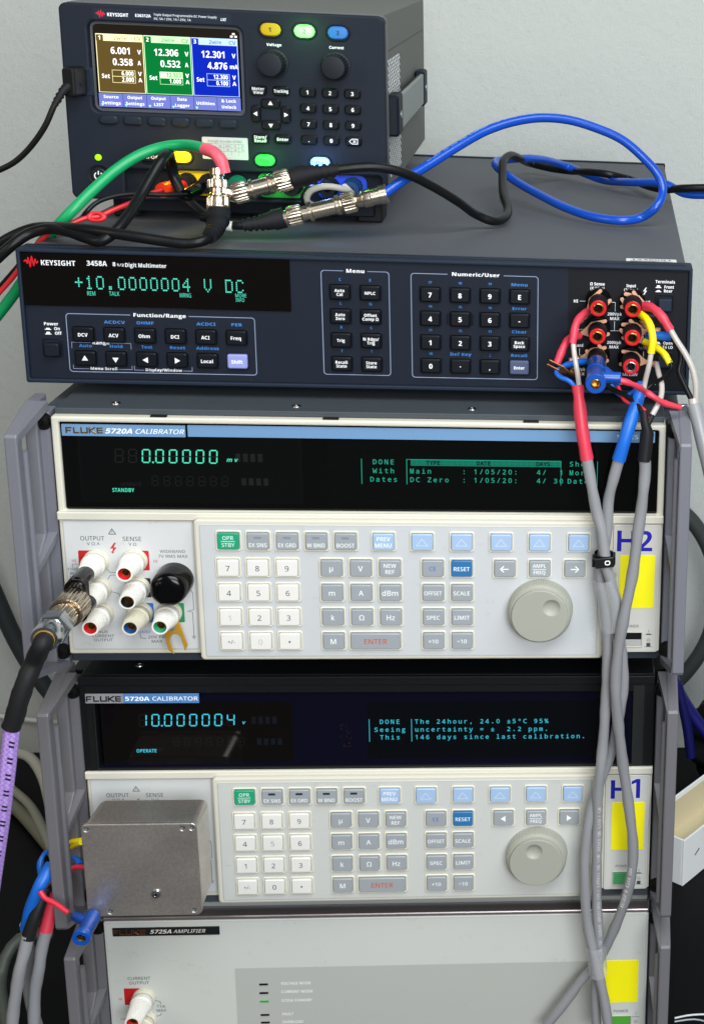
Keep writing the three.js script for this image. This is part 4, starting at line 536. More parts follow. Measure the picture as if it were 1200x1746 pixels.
  const tri = (a) => (p) => p.poly([0, 1, 2].map((k) => [Math.cos(a + k * 2.0944) * 2.3, Math.sin(a + k * 2.0944) * 2.3]), '#e8eaee');
  [PI / 2, -PI / 2, PI, 0].forEach((a, i) => K(-175.2 + 18.9 * i, -70.9, [], { draw: tri(a) })); K(-99.6, -70.9, 'Local'); K(-80.8, -70.9, 'Shift', { bg: '#8c94cf' });
  [[['Auto', 'Cal'], 'NPLC'], [['Auto', 'Zero'], ['Offset', 'Comp Ω']], ['Trig', ['N Rdgs/', 'Trig']], [['Recall', 'State'], ['Store', 'State']]].forEach((r, i) => r.forEach((s, j) => K(-14.7 + 19.1 * j, -22.8 - 16.05 * i, s, { size: 2 })));
  [['7', '8', '9', 'E'], ['4', '5', '6', '-'], ['1', '2', '3', ['Back', 'Space']], ['0', '·', ',', 'Enter']].forEach((r, i) => r.forEach((s, j) => K(42.5 + 19.15 * j, -22.8 - 16.05 * i, s, { size: s.length === 1 ? 3.3 : 2, bg: s === 'Enter' ? '#4a5470' : dk })));
  for (const s of [-1, 1]) mesh(g, 'finger_guide', bxg(s * 8 - .5, s * 8 + .5, -3.6, 3.6, 0, 1.4, .3), mat.navyDark, 61.6, -38.9, -2);
  const pb = (u, v, z1, m = mat.navyDark) => { const k = mesh(g, 'push_button', ext(holed(rr(12.4, 12.4, 2), rr(10.8, 10.8, 1.6)), 1, .3, 3), mat.navyDark, u, v, -2.2); mesh(k, 'button_cap', (() => { const e = cap(9, 8.6, z1, 1.2, .8); return e; })(), m, .4, -.6, .1); };
  pb(-195.2, -64.6, 5.4, mat.navyDark); pb(194.7, -25, 5, mat.navy); pb(195.3, -64.6, 2, mat.navy);
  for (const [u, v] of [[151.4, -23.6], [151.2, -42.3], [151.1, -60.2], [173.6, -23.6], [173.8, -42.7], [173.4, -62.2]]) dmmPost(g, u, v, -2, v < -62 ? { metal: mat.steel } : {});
  mesh(g, 'asset_sticker', (() => { const e = cap(34, 13, .2, 1, .05); e.rotateX(-PI / 2); return e; })(), M(0xffffff, .4, { map: (() => { const q = new Print(0, 34, 13, 0, 10, '#dcdcd8'); q.txt('1246001', 17, 9.6, 3.6, '#23252c', { b: 1, w: 28 }); for (let i = 0; i < 60; i++) q.rect(3 + i * .47, 4, .1 + .26 * rnd(), 4.6, '#23252c'); return q.tex(); })() }), 186, -1.6, -26);
  for (const x of [-170, 170]) for (const z of [-60, -440]) mesh(g, 'foot', bxg(x - 12, x + 12, -96.6, -86.8, z - 12, z + 12, 2), mat.blackRough);
}

// ---------- power supply ----------
const psu = thing('power_supply', 'triple output bench power supply with lit colour screen and keypad', 'power supply', -107.46, -1.5, -112.81, .0378); psu.h0 = 15.16;
{
  const g = psu, zf = 0, scr = [-86.4, 9, 119.6, 63.2];
  mesh(g, 'case', bxg(-103.6, 103.6, 4, 133.6, -350, -15, 1.5), mat.greyCase);
  mesh(g, 'front_collar', (() => { const e = ext(rr(213, 133.8, 6, 0, 66.6), 15, .8, 5, 1); e.translate(0, 0, -22); return e; })(), M(0x55585c, .5));
  const p = new Print(-106.5, 106.5, 133, 0, 6, '#111926'), wt = '#fbfcff'; p.specks(500, '#3a4354', .04, .12).specks(20, '#cfd6e0', .05, .14);
  const outHole = [-71, 103, 21.6, 2.6];
  const bh = holed(rr(213, 133, 5, 0, 66.5), rr(scr[1] - scr[0] + 5, scr[2] - scr[3] + 4.6, 5, (scr[0] + scr[1]) / 2, (scr[2] + scr[3]) / 2 - .3), rr(174, 18.6, 3, 16, 12.4));
  const be = ext(bh, 14, 1.4, 5, 2); be.translate(0, 0, -14);
  { const q = be.attributes.position, uv = be.attributes.uv; for (let i = 0; i < q.count; i++) uv.setXY(i, (q.getX(i) + 106.5) / 213, q.getY(i) / 133); }
  // print on the bezel
  p.rect(-39.8, 126.6, 89, 7, '#172030', .8).box(-84.3, 130.1, 4.7, 123.1, '#1a202b', .4, .8); wave(p, -79.6, 126.6, 5.8, 4.6, '#d0213a');
  p.txt('KEYSIGHT', -68.6, 126.5, 2.4, wt, { b: 1, w: 13.8 }).txt('E36312A', -52.4, 126.4, 2, wt, { b: 1, w: 10.2 }).txt('Triple Output Programmable DC Power Supply', -45.4, 127.6, 1.5, wt, { a: 'left', w: 41 }).txt('6V, 5A / 25V, 1A / 25V, 1A', -45.4, 124.9, 1.5, wt, { a: 'left', w: 24 }).txt('LXI', -.4, 126.4, 1.9, wt, { b: 1, it: 1, w: 3.6 });
  p.line([[19, 121], [17.6, 119.6], [17, 90], [18.4, 88.6], [90, 87.8], [91.4, 89], [91.6, 119], [90.2, 120.6], [83, 120.8]], '#0f141c', .5).line([[38.5, 121], [45.6, 121]], '#0f141c', .5).line([[61, 121], [68, 120.8]], '#0f141c', .5).line([[23, 121], [19, 121]], '#0f141c', .5);
  p.txt('Voltage', 32.6, 110.8, 2, wt, { b: 1, w: 10 }).txt('Current', 74.2, 110.6, 2, wt, { b: 1, w: 10 });
  const pm = M(0xffffff, .62, { spec: .5, map: p.tex() });
  mesh(g, 'front_bezel', be, pm);
  mesh(g, 'recess_liner', bxg(-92, 106, 26, 125, -15.4, -11.4, .3), mat.navyDark); mesh(g, 'recess_liner', bxg(-73, 105, 1.5, 24, -13, -5.6, .3), mat.navyDark);
  // screen
  const sc = new Print(scr[0], scr[1], scr[2], scr[3], 10, '#000'), sx = (x) => scr[0] + 1.2 + x * 93, sy = (y) => 113.2 - y * 49.4;
  sc.rect(-38.7, 116.6, 96, 7, '#1a150e');
  const cols = [['#564520', '#f6f2b8', '#5a4a18', '1', '6.001', '0.358', '6.000', '2.000', 'V', 'A'], ['#006a2c', '#c0f4b4', '#00642a', '2', '12.306', '0.532', '12.303', '1.000', 'V', 'A'], ['#0420a4', '#b4d0fa', '#0a2cae', '3', '12.301', '4.876', '12.300', '0.100', 'V', 'mA']];
  cols.forEach((c, i) => {
    const a = i / 3, m = a + 1 / 6, X = (t) => sx(a + t / 3);
    sc.rect(sx(m), sy(.4), 30.6, 39.6, c[1]).rect(sx(m), sy(.445), 29.6, 34.4, c[0]).rect(X(.09), sy(.055), 4.6, 4.2, c[2]).txt(c[3], X(.09), sy(.055), 2.7, '#fff', { b: 1 }).txt('2wire', X(.52), sy(.055), 2.5, c[2], { w: 8.4 }).txt('CV', X(.88), sy(.055), 2.5, c[2], { w: 4.6 });
    sc.txt(c[4], X(.73), sy(.22), 4.7, '#fff', { b: 1, a: 'right', sx: .82 }).txt('V', X(.9), sy(.235), 2.9, '#fff', { b: 1 }).txt(c[5], X(.76), sy(.375), 4.7, '#fff', { b: 1, a: 'right', sx: .82 }).txt(c[9], X(.89), sy(.385), 2.9, '#fff', { b: 1, sx: .85 });
    sc.txt('Set', X(.17), sy(.575), 3, '#fff', { b: 1, sx: .85 }).box(X(.31), sy(.49), X(.79), sy(.575), c[1], .3).box(X(.31), sy(.575), X(.79), sy(.66), c[1], .3);
    if (i === 1) sc.rect(X(.55), sy(.532), 14.6, 4, '#d8fcc8');
    sc.txt(c[6], X(.76), sy(.532), 2.9, i === 1 ? '#38a048' : '#fff', { b: 1, a: 'right', sx: .8 }).txt(c[7], X(.76), sy(.617), 2.9, '#fff', { b: 1, a: 'right', sx: .8 }).txt('V', X(.89), sy(.53), 2.8, '#fff', { b: 1 }).txt('A', X(.89), sy(.617), 2.8, '#fff', { b: 1 });
  });
  sc.rect(sx(.5), sy(.905), 93.4, 9.2, '#666fb8');
  [['Source', 'Settings'], ['Output', 'Settings'], ['Output', 'LIST'], ['Data', 'Logger'], ['Utilities'], ['& Lock', 'Unlock']].forEach((t, i) => { const u = sx((i + .5) / 6); t.forEach((s, j) => sc.txt(s, u, sy(t.length > 1 ? .86 + j * .085 : .905), 2, '#f0f2ff', { b: 1, w: Math.min(12.4, s.length * 1.65) })); if (i) sc.line([[sx(i / 6), sy(.82)], [sx(i / 6), sy(1)]], '#2a3070', .3); if (i < 5) { sc.poly([[sx(i / 6) + 1, sy(.955)], [sx(i / 6) + 2.8, sy(.955)], [sx(i / 6) + 1.9, sy(.99)]], '#9affd0'); } });
  for (const [x, y] of [[0, 0], [-1.4, -1.8], [1.4, -1.8]]) sc.rect(5.2 + x, 116.6 + y, 1.8, 1.3, '#f0f0f0'); sc.line([[3.4, 115.8], [7, 115.8]], '#d03030', .5);
  mesh(g, 'screen', cap(scr[1] - scr[0], scr[2] - scr[3], 1, 3, .2), M(0x050505, .12, { emissive: 0xffffff, spec: .5, emissiveMap: sc.tex(), emissiveIntensity: 1.8 }), (scr[0] + scr[1]) / 2, (scr[2] + scr[3]) / 2, -5);
  const sl = new THREE.RectAreaLight(new THREE.Color(.75, .85, 1), .8, .09, .05); sl.position.set(-.0387, (91 + g.h0) * S, -.003); sl.rotation.y = PI; g.add(sl);
  // soft keys, knobs, keypad
  for (let i = 0; i < 6; i++) mesh(g, 'soft_key', cap(12.4, 6.2, 2.6, 2.8, 1, undefined, .2), M(0x1c232e, .45), -78.8 + 15.72 * i, 55.4, -.3);
  [[31.8, 98.2], [73.4, 97.9]].forEach(([u, v]) => { const k = mesh(g, 'control_knob', turned([[9.6, 0], [9.6, 2], [9, 2.4, 1], [8.4, 13, 1], [7.6, 14.4], [7, 14.6], [.001, 14]], 0, 26, .4), M(0x181c23, .5), u, v, -.2); mesh(k, 'skirt', turned([[10.4, 0], [10.2, 1.2], [9, 1.4]], 28), M(0x12161d, .5)); });
  const kd = '#080b11', K = (u, v, text, q = {}) => key(g, u, v, -.2, { w: 11.2, h: 6.8, d: 2.8, r: 2, bev: 1, bg: kd, c: '#f2f4f6', b: 1, size: 2.8, gap: 2.5, text, mat: keyMatRubber, ...q });
  K(21.2, 79.4, ['Meter', 'View'], { size: 2.1 }); K(36.5, 79.5, 'Tracking', { size: 2.1 });
  [['1', '2', '3'], ['4', '5', '6'], ['7', '8', '9'], ['.', '0', '']].forEach((r, i) => r.forEach((s, j) => K(54.2 + 15.1 * j, 79.4 - 11.05 * i, s, s ? {} : { draw: (q) => q.line([[-2.8, 0], [-1, 1.7], [2.8, 1.7], [2.8, -1.7], [-1, -1.7], [-2.8, 0], [-1, 1.7]], '#f2f4f6', .5).line([[-.3, .9], [1.6, -.9]], '#f2f4f6', .5).line([[-.3, -.9], [1.6, .9]], '#f2f4f6', .5) })));
  K(21.4, 46, ['Store/', 'Recall'], { size: 2.1 }); K(36.4, 46.1, 'Enter', { size: 2.2 });
  const tri = (a) => (q) => q.poly([0, 1, 2].map((k) => [Math.cos(a + k * 2.0944) * 1.9, Math.sin(a + k * 2.0944) * 1.9]), '#f2f4f6');
  K(29.1, 70.7, [], { w: 13, draw: tri(PI / 2) }); K(28.8, 55.8, [], { w: 13, draw: tri(-PI / 2) }); K(19.1, 63.4, [], { w: 6.6, h: 12, draw: tri(PI) }); K(39, 63.3, [], { w: 6.6, h: 12, draw: tri(0) });
  // lit buttons
  const oval = (n, u, v, w, h, col, glow, k, tx, tc) => { const c = document.createElement('canvas'); c.width = 96; c.height = 64; const q = c.getContext('2d'); q.fillStyle = col; q.fillRect(0, 0, 96, 64); q.fillStyle = tc; q.font = 'bold 30px sans-serif'; q.textAlign = 'center'; q.fillText(tx, 48, 43); const t = new THREE.CanvasTexture(c); t.colorSpace = THREE.SRGBColorSpace; const b = mesh(g, n, cap(w, h, 2.4, h / 2, .8, undefined, .3), M(0xffffff, .35, { map: t, emissive: glow ? 0xffffff : 0, emissiveMap: glow ? t : null, emissiveIntensity: k * 1.5 }), u, v, -.4); mesh(b, 'button_ring', (() => { const e = ext(holed(rr(w + 3, h + 3, h / 2 + 1.5), rr(w + .6, h + .6, h / 2 + .3)), 1.2, .4, 6); return e; })(), mat.navyDark, 0, 0, .1);
    if (glow) { const l = new THREE.PointLight(new THREE.Color(col), k * .0015, 0, 2); l.position.set(u * S, (v + g.h0) * S, .014); l.shadow.radius = .15; g.add(l); } return b; };
  oval('channel_button', 30.7, 121, 13.8, 8.8, '#b89a0a', 0, 0, '1', '#1c1a10'); oval('channel_button', 53.2, 120.9, 13.8, 8.8, '#7dff7a', 1, 1, '2', '#003c0c'); oval('channel_button', 75.5, 120.7, 13.8, 8.8, '#2a6cb8', 0, 0, '3', '#0c1a30');
  oval('output_button', -32.3, 31.4, 13.2, 7.6, '#ffd21c', 1, 1.2, 'On', '#5a4000'); oval('output_button', 23.6, 30.9, 13.2, 7.6, '#2cf040', 1, 1.1, 'On', '#00480e'); oval('output_button', 61, 30.4, 13.2, 7.6, '#7db4ff', 1, 1.3, 'On', '#041c5a');
  oval('all_outputs_button', -53, 30.8, 13, 7, '#12151b', 0, 0, 'On/Off', '#e8eaec');
  mesh(g, 'status_light', disc(2.2, 1.4, -.2, 18, .6), M(0x9adf10, .3, { emissive: 0x8ae000, emissiveIntensity: 1 }), -87.4, 29.2, 0);
  const pw = mesh(g, 'power_button', turned([[7.4, 0], [7.2, .8], [5.6, .2]], 28), mat.navyDark, -87.6, 16.8, -.1);
  { const c = new Print(-5, 5, 5, -5, 14, '#0b0e13'); c.ring(0, -.2, 2.5, '#f4f6f8', .75, -PI / 2 + .6, 1.5 * PI - .6).line([[0, .6], [0, 3.1]], '#f4f6f8', .8); mesh(pw, 'button_cap', cap(10.4, 10.4, 1.6, 5.2, .5), M(0xffffff, .45, { map: c.tex() }), 0, 0, .2); }
  mesh(g, 'inspection_sticker', cap(30.6, 15.4, .2, .8, .05), M(0xffffff, .45, { map: (() => { const q = new Print(0, 30.6, 15.4, 0, 14, '#b9bcc0'), k = '#33363c'; q.txt('Keysight Provider #25865', 15.3, 12.6, 1.7, k, { f: 'serif', w: 23 }).line([[3.6, 10.8], [28, 10.8]], k, .15).line([[3.6, 8.2], [28, 8.2]], k, .15).line([[3.6, 5.6], [28, 5.6]], k, .15); ['DD', 'MM', 'YY', 'BY'].forEach((s, i) => { q.txt(s, 12 + i * 5, 9.4, 1.2, k, { f: 'serif' }).txt(['07', '08', '18', '5x'][i], 12 + i * 5, 6.8, 1.3, k, { f: 'serif' }).line([[9.4 + i * 5, 10.8], [9.4 + i * 5, 3]], k, .12); }); q.txt('CAL', 6.4, 6.8, 1.2, k, { f: 'serif' }); return q.tex(); })() }), -2.9, 38.2, .05);
  // output terminals in the recess
  const zone = (u, w, m, n = 'channel_marker') => mesh(g, n, cap(w, 17.6, .8, 5, .2), m, u, 12.4, -5.7);
  zone(-23.6, 32, M(0xf0c800, .45)); zone(33, 32, M(0x20b83c, .45)); zone(75, 34, M(0x1648d0, .45));
  [[-30.6, mat.red], [-15.8, mat.black], [4, M(0x0c6a54, .4)], [24.4, mat.black], [41.6, mat.black], [66.5, mat.black], [82.4, M(0x123a66, .4)]].forEach(([u, c], i) => { const m = mesh(g, 'binding_post', turned([[6.8, 0], [6.8, 2.4], [4, 2.6]], 22), mat.black, u, 13, -5.2); mesh(m, 'knurled_cap', turned([[5, 2.6], [6.4, 3], [6.4, 3.6, 1], [5.9, 14, 1], [5.5, 15], [3.4, 15]], 0, 24, .35), i === 2 || i === 6 ? c : mat.blackRough); mesh(m, 'socket', turned([[3.6, 14.6], [3.4, 15.2], [2.3, 15.2], [2.2, 8], [.001, 8]], 18), i === 2 ? mat.steel : c); });
  // usb socket surround, bottom stand, feet
  mesh(g, 'port_cover', ext(holed(rr(15, 19, 1), rr(10, 14, .6)), .8, .25, 2), mat.navy, -94.6, 81, -.2);
  mesh(g, 'front_stand', bxg(-78, 96, -10, 2, -30, -12, 1), mat.navyDark);
  for (const x of [-76, 92]) mesh(g, 'foot', bxg(x - 9, x + 9, -15.1, 3.8, -46, -18, 1.5), mat.blackRough);
  for (const x of [-76, 76]) mesh(g, 'foot', bxg(x - 9, x + 9, -15.1, 4.2, -330, -300, 1.5), mat.blackRough);
  // side: seam, vents, strap handle
  mesh(g, 'side_seam', bxg(103.3, 103.9, 106, 106.6, -345, -26, .1), mat.black);
  const hole = new THREE.CylinderGeometry(1.35, 1.35, .3, 6); hole.rotateZ(PI / 2);
  const hs = []; for (const [v0, n] of [[71, 6], [14, 10]]) for (let r = 0; r < n; r++) for (let c = 0; c < 19; c++) { const h = hole.clone(); h.translate(103.7, v0 + r * 5 + (c % 2) * 2.5, -34 - c * 5.2); hs.push(h); }
  mesh(g, 'vent_perforation', mergeGeometries(hs), M(0xd9dcdf, .4)).userData.kind = 'stuff';
  const hd = mesh(g, 'carry_handle', bxg(108.4, 111.6, 48, 74, -250, -60, 1.2), M(0x7d8584, .5)); mesh(hd, 'handle_core', bxg(106, 108.6, 49, 73, -246, -64, .6), mat.black);
  for (const [z0, z1] of [[-62, -32], [-278, -248]]) { const b = mesh(hd, 'handle_end', bxg(103.8, 112.4, 46, 76, z0, z1, 2), mat.navyDark); mesh(b, 'screw', (() => { const s = disc(3, .6, 0, 14, .2); s.rotateY(PI / 2); return s; })(), mat.steel, 112.3, 61, (z0 + z1) / 2); }
}
// ---------- metal box on the lower calibrator ----------
{
  const castT = noiseTex(512, [[128, .3], [8, .2], [2, .3], [1, .2]], (v) => .66 + .34 * v), cx = 3.07 - 141.5, g = thing('metal_box', 'bare die-cast metal box fixed over the terminals of the lower calibrator', 'box', cx, -296.22 - 138, 16.05 + 24.6);
  const dc = M(0xe6dcd4, .31, { metalness: .8, map: (() => { const t = castT.clone(); t.colorSpace = THREE.SRGBColorSpace; t.repeat.set(1.3, 1.3); t.needsUpdate = true; return t; })(), bumpMap: rep(blotT, 4), bumpScale: .00015 }); dc.grain = true;
  const body = ext(rr(72, 68.5, 5), 29.4, 1.6, 6, 3); { const p = body.attributes.position; for (let i = 0; i < p.count; i++) { const k = 1 + .03 * (p.getZ(i) / 29.4 - 1); p.setXY(i, p.getX(i) * k, p.getY(i) * k); } }
  mesh(g, 'box_body', body, dc, 0, 34.3, 0);
  const hp = [[-33, 31], [27.2, 31], [33, 31.2], [-22, -31], [31.4, -31]];
  const lid = mesh(g, 'lid', ext(holed(rr(73, 69.4, 4), ...hp.map(([x, y]) => new THREE.Path().absarc(x, y, 1.5, 0, 2 * PI, true)), new THREE.Path().absarc(-31.6, -31, 1.6, 0, 2 * PI, true)), 3.2, .8, 8, 3), dc, 0, 34.7, 29.5);
  for (const [x, y] of hp) mesh(lid, 'lid_screw', disc(1.7, .8, 0, 12, .2), M(0x596a78, .4, { metalness: .8 }), x, y, .3);
  mesh(lid, 'pan_screw', turned([[.001, 1.1], [.5, 1.1], [1.1, 1.9], [2.8, 1.5], [3.2, .5], [3.3, 0]], 18), mat.steel, 8, -17.5, 3.2);
  const st = mat.steel; mesh(lid, 'screw_slot', mergeGeometries([bxg(-1.6, 1.6, -.3, .3, 0, .3, .05), bxg(-.3, .3, -1.6, 1.6, .02, .32, .05)]), mat.hole, 8, -17.5, 4.8);
}

// ---------- cables ----------
function cable(name, label, cat, base, group) { const g = thing(name, label, cat, ...base, 0, group); g.b = base; return g; }
const cp = (g, name, geo, m) => { geo.translate(-g.b[0], -g.b[1], -g.b[2]); return mesh(g, name, geo, m); };
const wob = (r, a = .05, f = 9) => (t) => r * (1 + a * Math.sin(t * f * 6.28) + a * .5 * Math.sin(t * f * 14.1 + 1));
const low = (p) => p.reduce((a, b) => b[1] < a[1] ? b : a);
function cableText(lines, bg, col) { // white lettering along one side of a jacket; uvL mm long
  const L = 420, c = document.createElement('canvas'); c.width = 2048; c.height = 128; const q = c.getContext('2d'); q.fillStyle = bg; q.fillRect(0, 0, 2048, 128);
  q.fillStyle = col; q.font = '22px monospace'; q.textBaseline = 'middle'; for (const [s, mmAt, v, flip] of lines) { q.save(); q.translate(mmAt / L * 2048, (1 - v) * 128); q.scale(flip ? -.8 : .8, flip ? -1 : 1); q.fillText(s, 0, 0); q.restore(); }
  const t = new THREE.CanvasTexture(c); t.colorSpace = THREE.SRGBColorSpace; t.wrapS = t.wrapT = THREE.RepeatWrapping; t.anisotropy = 8; return M(0xffffff, .33, { map: t });
}
function lug(g, c, ang, z) { // flat copper fork under a binding post, barrel pointing along ang
  const s = new THREE.Shape(); s.moveTo(12, -1.9); s.lineTo(13.5, -1.9); s.lineTo(13.5, 1.9); s.lineTo(12, 1.9); s.lineTo(7, 5); s.lineTo(3.6, 7.4); s.lineTo(-7, 7.2); s.absarc(-7, 5.6, 1.6, PI / 2, 1.5 * PI); s.lineTo(1, 4); s.absarc(1, 0, 4, PI / 2, -PI / 2, true); s.lineTo(-7, -4); s.absarc(-7, -5.6, 1.6, PI / 2, 1.5 * PI); s.lineTo(3.6, -7.4); s.lineTo(7, -5); s.closePath();
  const e = ext(s, 1, .25, 6); e.scale(.84, .8, 1); e.rotateZ(ang); e.translate(c[0], c[1], z); const m = cp(g, 'spade_lug', e, mat.copper);
  const b = turned([[2, 0], [2.4, .4], [2.4, 2.4], [2, 2.8], [2, 3.4], [2.4, 3.8], [2.3, 6.4], [1.8, 6.8]], 14), d = [Math.cos(ang), Math.sin(ang)];
  along(b, [c[0] + d[0] * 12, c[1] + d[1] * 12, z + 1.6], [c[0] + d[0] * 19, c[1] + d[1] * 19, z + 3.4]); b.translate(-g.b[0], -g.b[1], -g.b[2]); mesh(m, 'crimp_barrel', b, mat.copper);
}
const JK = { A: mat.greyCable, B: cableText([['OR CM CUL IFR16 SHIELDED (UL) E34972 OR CUM 20253 OR C(UL) CM', 395, .97, true]], '#8a8b8f', '#c9c9cb'), C: cableText([['BELDEN-M 8719 CPE', 352, .1, true]], '#85868a', '#dcdcdc') };
const P6 = { l1: [151.4, -23.6], l2: [151.2, -42.3], l3: [151.1, -60.2], r1: [173.6, -23.6], r2: [173.8, -42.7], r3: [173.4, -62.2] };
const hang = 'grey shielded cables hanging in front of the stack';
{ // cable with red sleeve
  const g = cable('shielded_cable', 'grey shielded cable with red heat shrink sleeve hanging from the multimeter', 'cable', low(TR.aGrey), hang);
  cp(g, 'jacket', tube(TR.aGrey, wob(3.65, .05, 14), { m: 14 }), JK.A); cp(g, 'heat_shrink_sleeve', tube(TR.aShrink, (t) => t < .22 ? 3.7 + .3 * Math.sin(t * 30) : 4.2 + .15 * Math.sin(t * 21), { m: 16, step: 2 }), mat.shrinkRed);
  for (const k of ['aRed1', 'aRed2']) cp(g, 'red_lead', tube(TR[k], wob(2.6, .06, 3), { step: 2 }), mat.shrinkRed);
  cp(g, 'clear_lead', tube(TR.aClear, 1.7), mat.clear); cp(g, 'black_lead', tube(TR.aBlk2, 1.3), mat.blackCable); cp(g, 'black_lead', tube(TR.aBlk3, 1.4), mat.blackCable); cp(g, 'blue_lead', tube(TR.aBlue1, (t) => t < .4 ? 2.3 : 1.6), mat.shrinkBlue);
  lug(g, P6.l1, -2.35, 4.4); lug(g, P6.l2, -2.9, 4.4); lug(g, P6.l3, -2.95, 4.4); lug(g, P6.l3, -1.1, 5.6);
  const [a, b] = TR.spade, s = new THREE.Shape(); s.moveTo(0, 2.9); s.lineTo(10, 2.9); s.lineTo(14, 1.5); s.lineTo(14, -1.5); s.lineTo(10, -2.9); s.lineTo(0, -2.9); s.lineTo(0, -1.3); s.lineTo(8.4, -1.3); s.lineTo(8.4, 1.3); s.lineTo(0, 1.3); s.closePath();
  const e = ext(s, .9, .2, 3), an = Math.atan2(b[1] - a[1], b[0] - a[0]); e.rotateX(.5); e.rotateZ(an); e.translate(...a); const m = cp(g, 'loose_spade_lug', e, mat.copperDull);
  const q = turned([[1.8, 0], [2.2, .5], [2.2, 8], [1.8, 8.4]], 14); along(q, a.map((x, i) => x + (b[i] - a[i]) * .58), b); q.translate(-g.b[0], -g.b[1], -g.b[2]); mesh(m, 'crimp_barrel', q, mat.copperDull);
}
{ // cable with blue sleeve
  const g = cable('shielded_cable', 'grey shielded cable with blue heat shrink sleeve and white printed lettering', 'cable', low(TR.bGrey), hang);
  cp(g, 'jacket', tube(TR.bGrey, wob(3.65, .045, 13), { m: 14, ref: [.05, .1, 1], uvL: 420 }), JK.B); cp(g, 'heat_shrink_sleeve', tube(TR.bShrink, (t) => t < .3 ? 3.6 + t * 2 : 4.4 + .15 * Math.sin(t * 14), { m: 16, step: 2 }), mat.shrinkBlue);
  cp(g, 'yellow_lead', tube(TR.bYel1, wob(2.6, .05, 3), { step: 2 }), mat.shrinkYel); cp(g, 'yellow_lead', tube(TR.bYel2, wob(2.3, .05, 3), { step: 2 }), mat.shrinkYel); cp(g, 'clear_lead', tube(TR.bClear, 1.8), mat.clear); cp(g, 'black_lead', tube(TR.bBlk, 1.3), mat.blackCable); cp(g, 'blue_lead', tube(TR.blueLoop, 1.5), mat.shrinkBlue);
  lug(g, P6.r1, -1.0, 5.8); lug(g, P6.r2, -.75, 5.8);
}
{ // cable with black sleeve
  const g = cable('shielded_cable', 'grey shielded cable with black heat shrink sleeve, crossing in front of the other two', 'cable', low(TR.cGrey), hang);
  cp(g, 'jacket', tube(TR.cGrey, wob(3.75, .06, 13), { m: 14, ref: [.05, .1, 1], uvL: 420 }), JK.C); cp(g, 'heat_shrink_sleeve', tube(TR.cShrink, (t) => t < .35 ? 2.6 + t * 2 : t < .45 ? 3.3 + (t - .35) * 12 : 4.6 - t * .2, { m: 16, step: 1.5 }), mat.shrinkBlk);
  cp(g, 'red_lead', tube(TR.cRedThin, 1.4), mat.leadRed); cp(g, 'black_lead', tube(TR.cBlk, 1.7), mat.blackCable); cp(g, 'clear_lead', tube(TR.cClear, 1.9), mat.clear); cp(g, 'black_lead', tube(TR.cBlkTip, 2), mat.shrinkBlk);
  lug(g, P6.r3, -.15, 4.6);
  const a = [P6.l3[0], P6.l3[1], 24.2]; cp(g, 'stacking_plug', (() => { const e = turned([[2, -3], [2, 0], [5.6, 0], [5.9, 1], [5.6, 17], [6.2, 18], [6.2, 22], [3, 22]], 28); e.translate(...a); return e; })(), mat.plugBlue);
  cp(g, 'plug_arm', (() => { const e = turned([[4.4, 0], [3.4, 12], [3, 16], [1.6, 16]], 18); return along(e, [a[0] + 2, a[1] - 1, a[2] + 10], [a[0] + 14, a[1] - 9, a[2] + 10]); })(), mat.plugBlue);
}
{ // cable at the right edge with stacking plug
  const g = cable('shielded_cable', 'grey shielded cable with bare twisted drain wire beside the multimeter', 'cable', low(TR.dGrey), hang);
  cp(g, 'jacket', tube(TR.dGrey, 5, { m: 16 }), mat.greyCable); cp(g, 'inner_sleeve', tube([TR.dGrey[0].map((v, i) => v + [-.6, 4, -1][i]), TR.dGrey[0]], 3.4, { m: 14 }), mat.clear);
  cp(g, 'red_lead', tube(TR.dRed, wob(2, .12, 4), { step: 1.5 }), mat.shrinkRed); cp(g, 'bare_wire', tube(TR.dBare, .7, { step: 1 }), mat.steel); cp(g, 'red_lead', tube(TR.dRed2, wob(3, .07, 2), { step: 2 }), mat.shrinkRed); cp(g, 'clear_lead', tube(TR.dClear, 2), mat.clear); cp(g, 'blue_lead', tube(TR.dBlue, wob(2.8, .06, 2), { step: 2 }), mat.shrinkBlue); cp(g, 'black_lead', tube(TR.dBlk, 1.9), mat.blackCable);
  lug(g, P6.r1, -.25, 4.4); lug(g, P6.r2, .05, 4.4); 
  const a = [P6.l3[0], P6.l3[1], 46.4], pl = cp(g, 'stacking_plug', (() => { const e = turned([[5.6, 0], [5.9, 1], [5.6, 19], [6.4, 20], [6.4, 24.6], [5.9, 25.2], [3.2, 25.2], [3, 22]], 30); e.translate(...a); return e; })(), mat.plugBlue);
  const so = turned([[3.2, 25], [2.8, 25.4], [2.4, 24.6], [2.3, 20], [.001, 20]], 20); so.translate(a[0] - g.b[0], a[1] - g.b[1], a[2] - g.b[2]); mesh(pl, 'socket', so, mat.gold);
  cp(g, 'plug_arm', (() => { const e = turned([[3.6, 0], [3.6, 13], [3.2, 13.6], [1.8, 13.6]], 18); return along(e, [a[0] + 2, a[1] + .6, a[2] + 12], [a[0] + 16, a[1] + .6, a[2] + 12]); })(), mat.plugBlue);
}
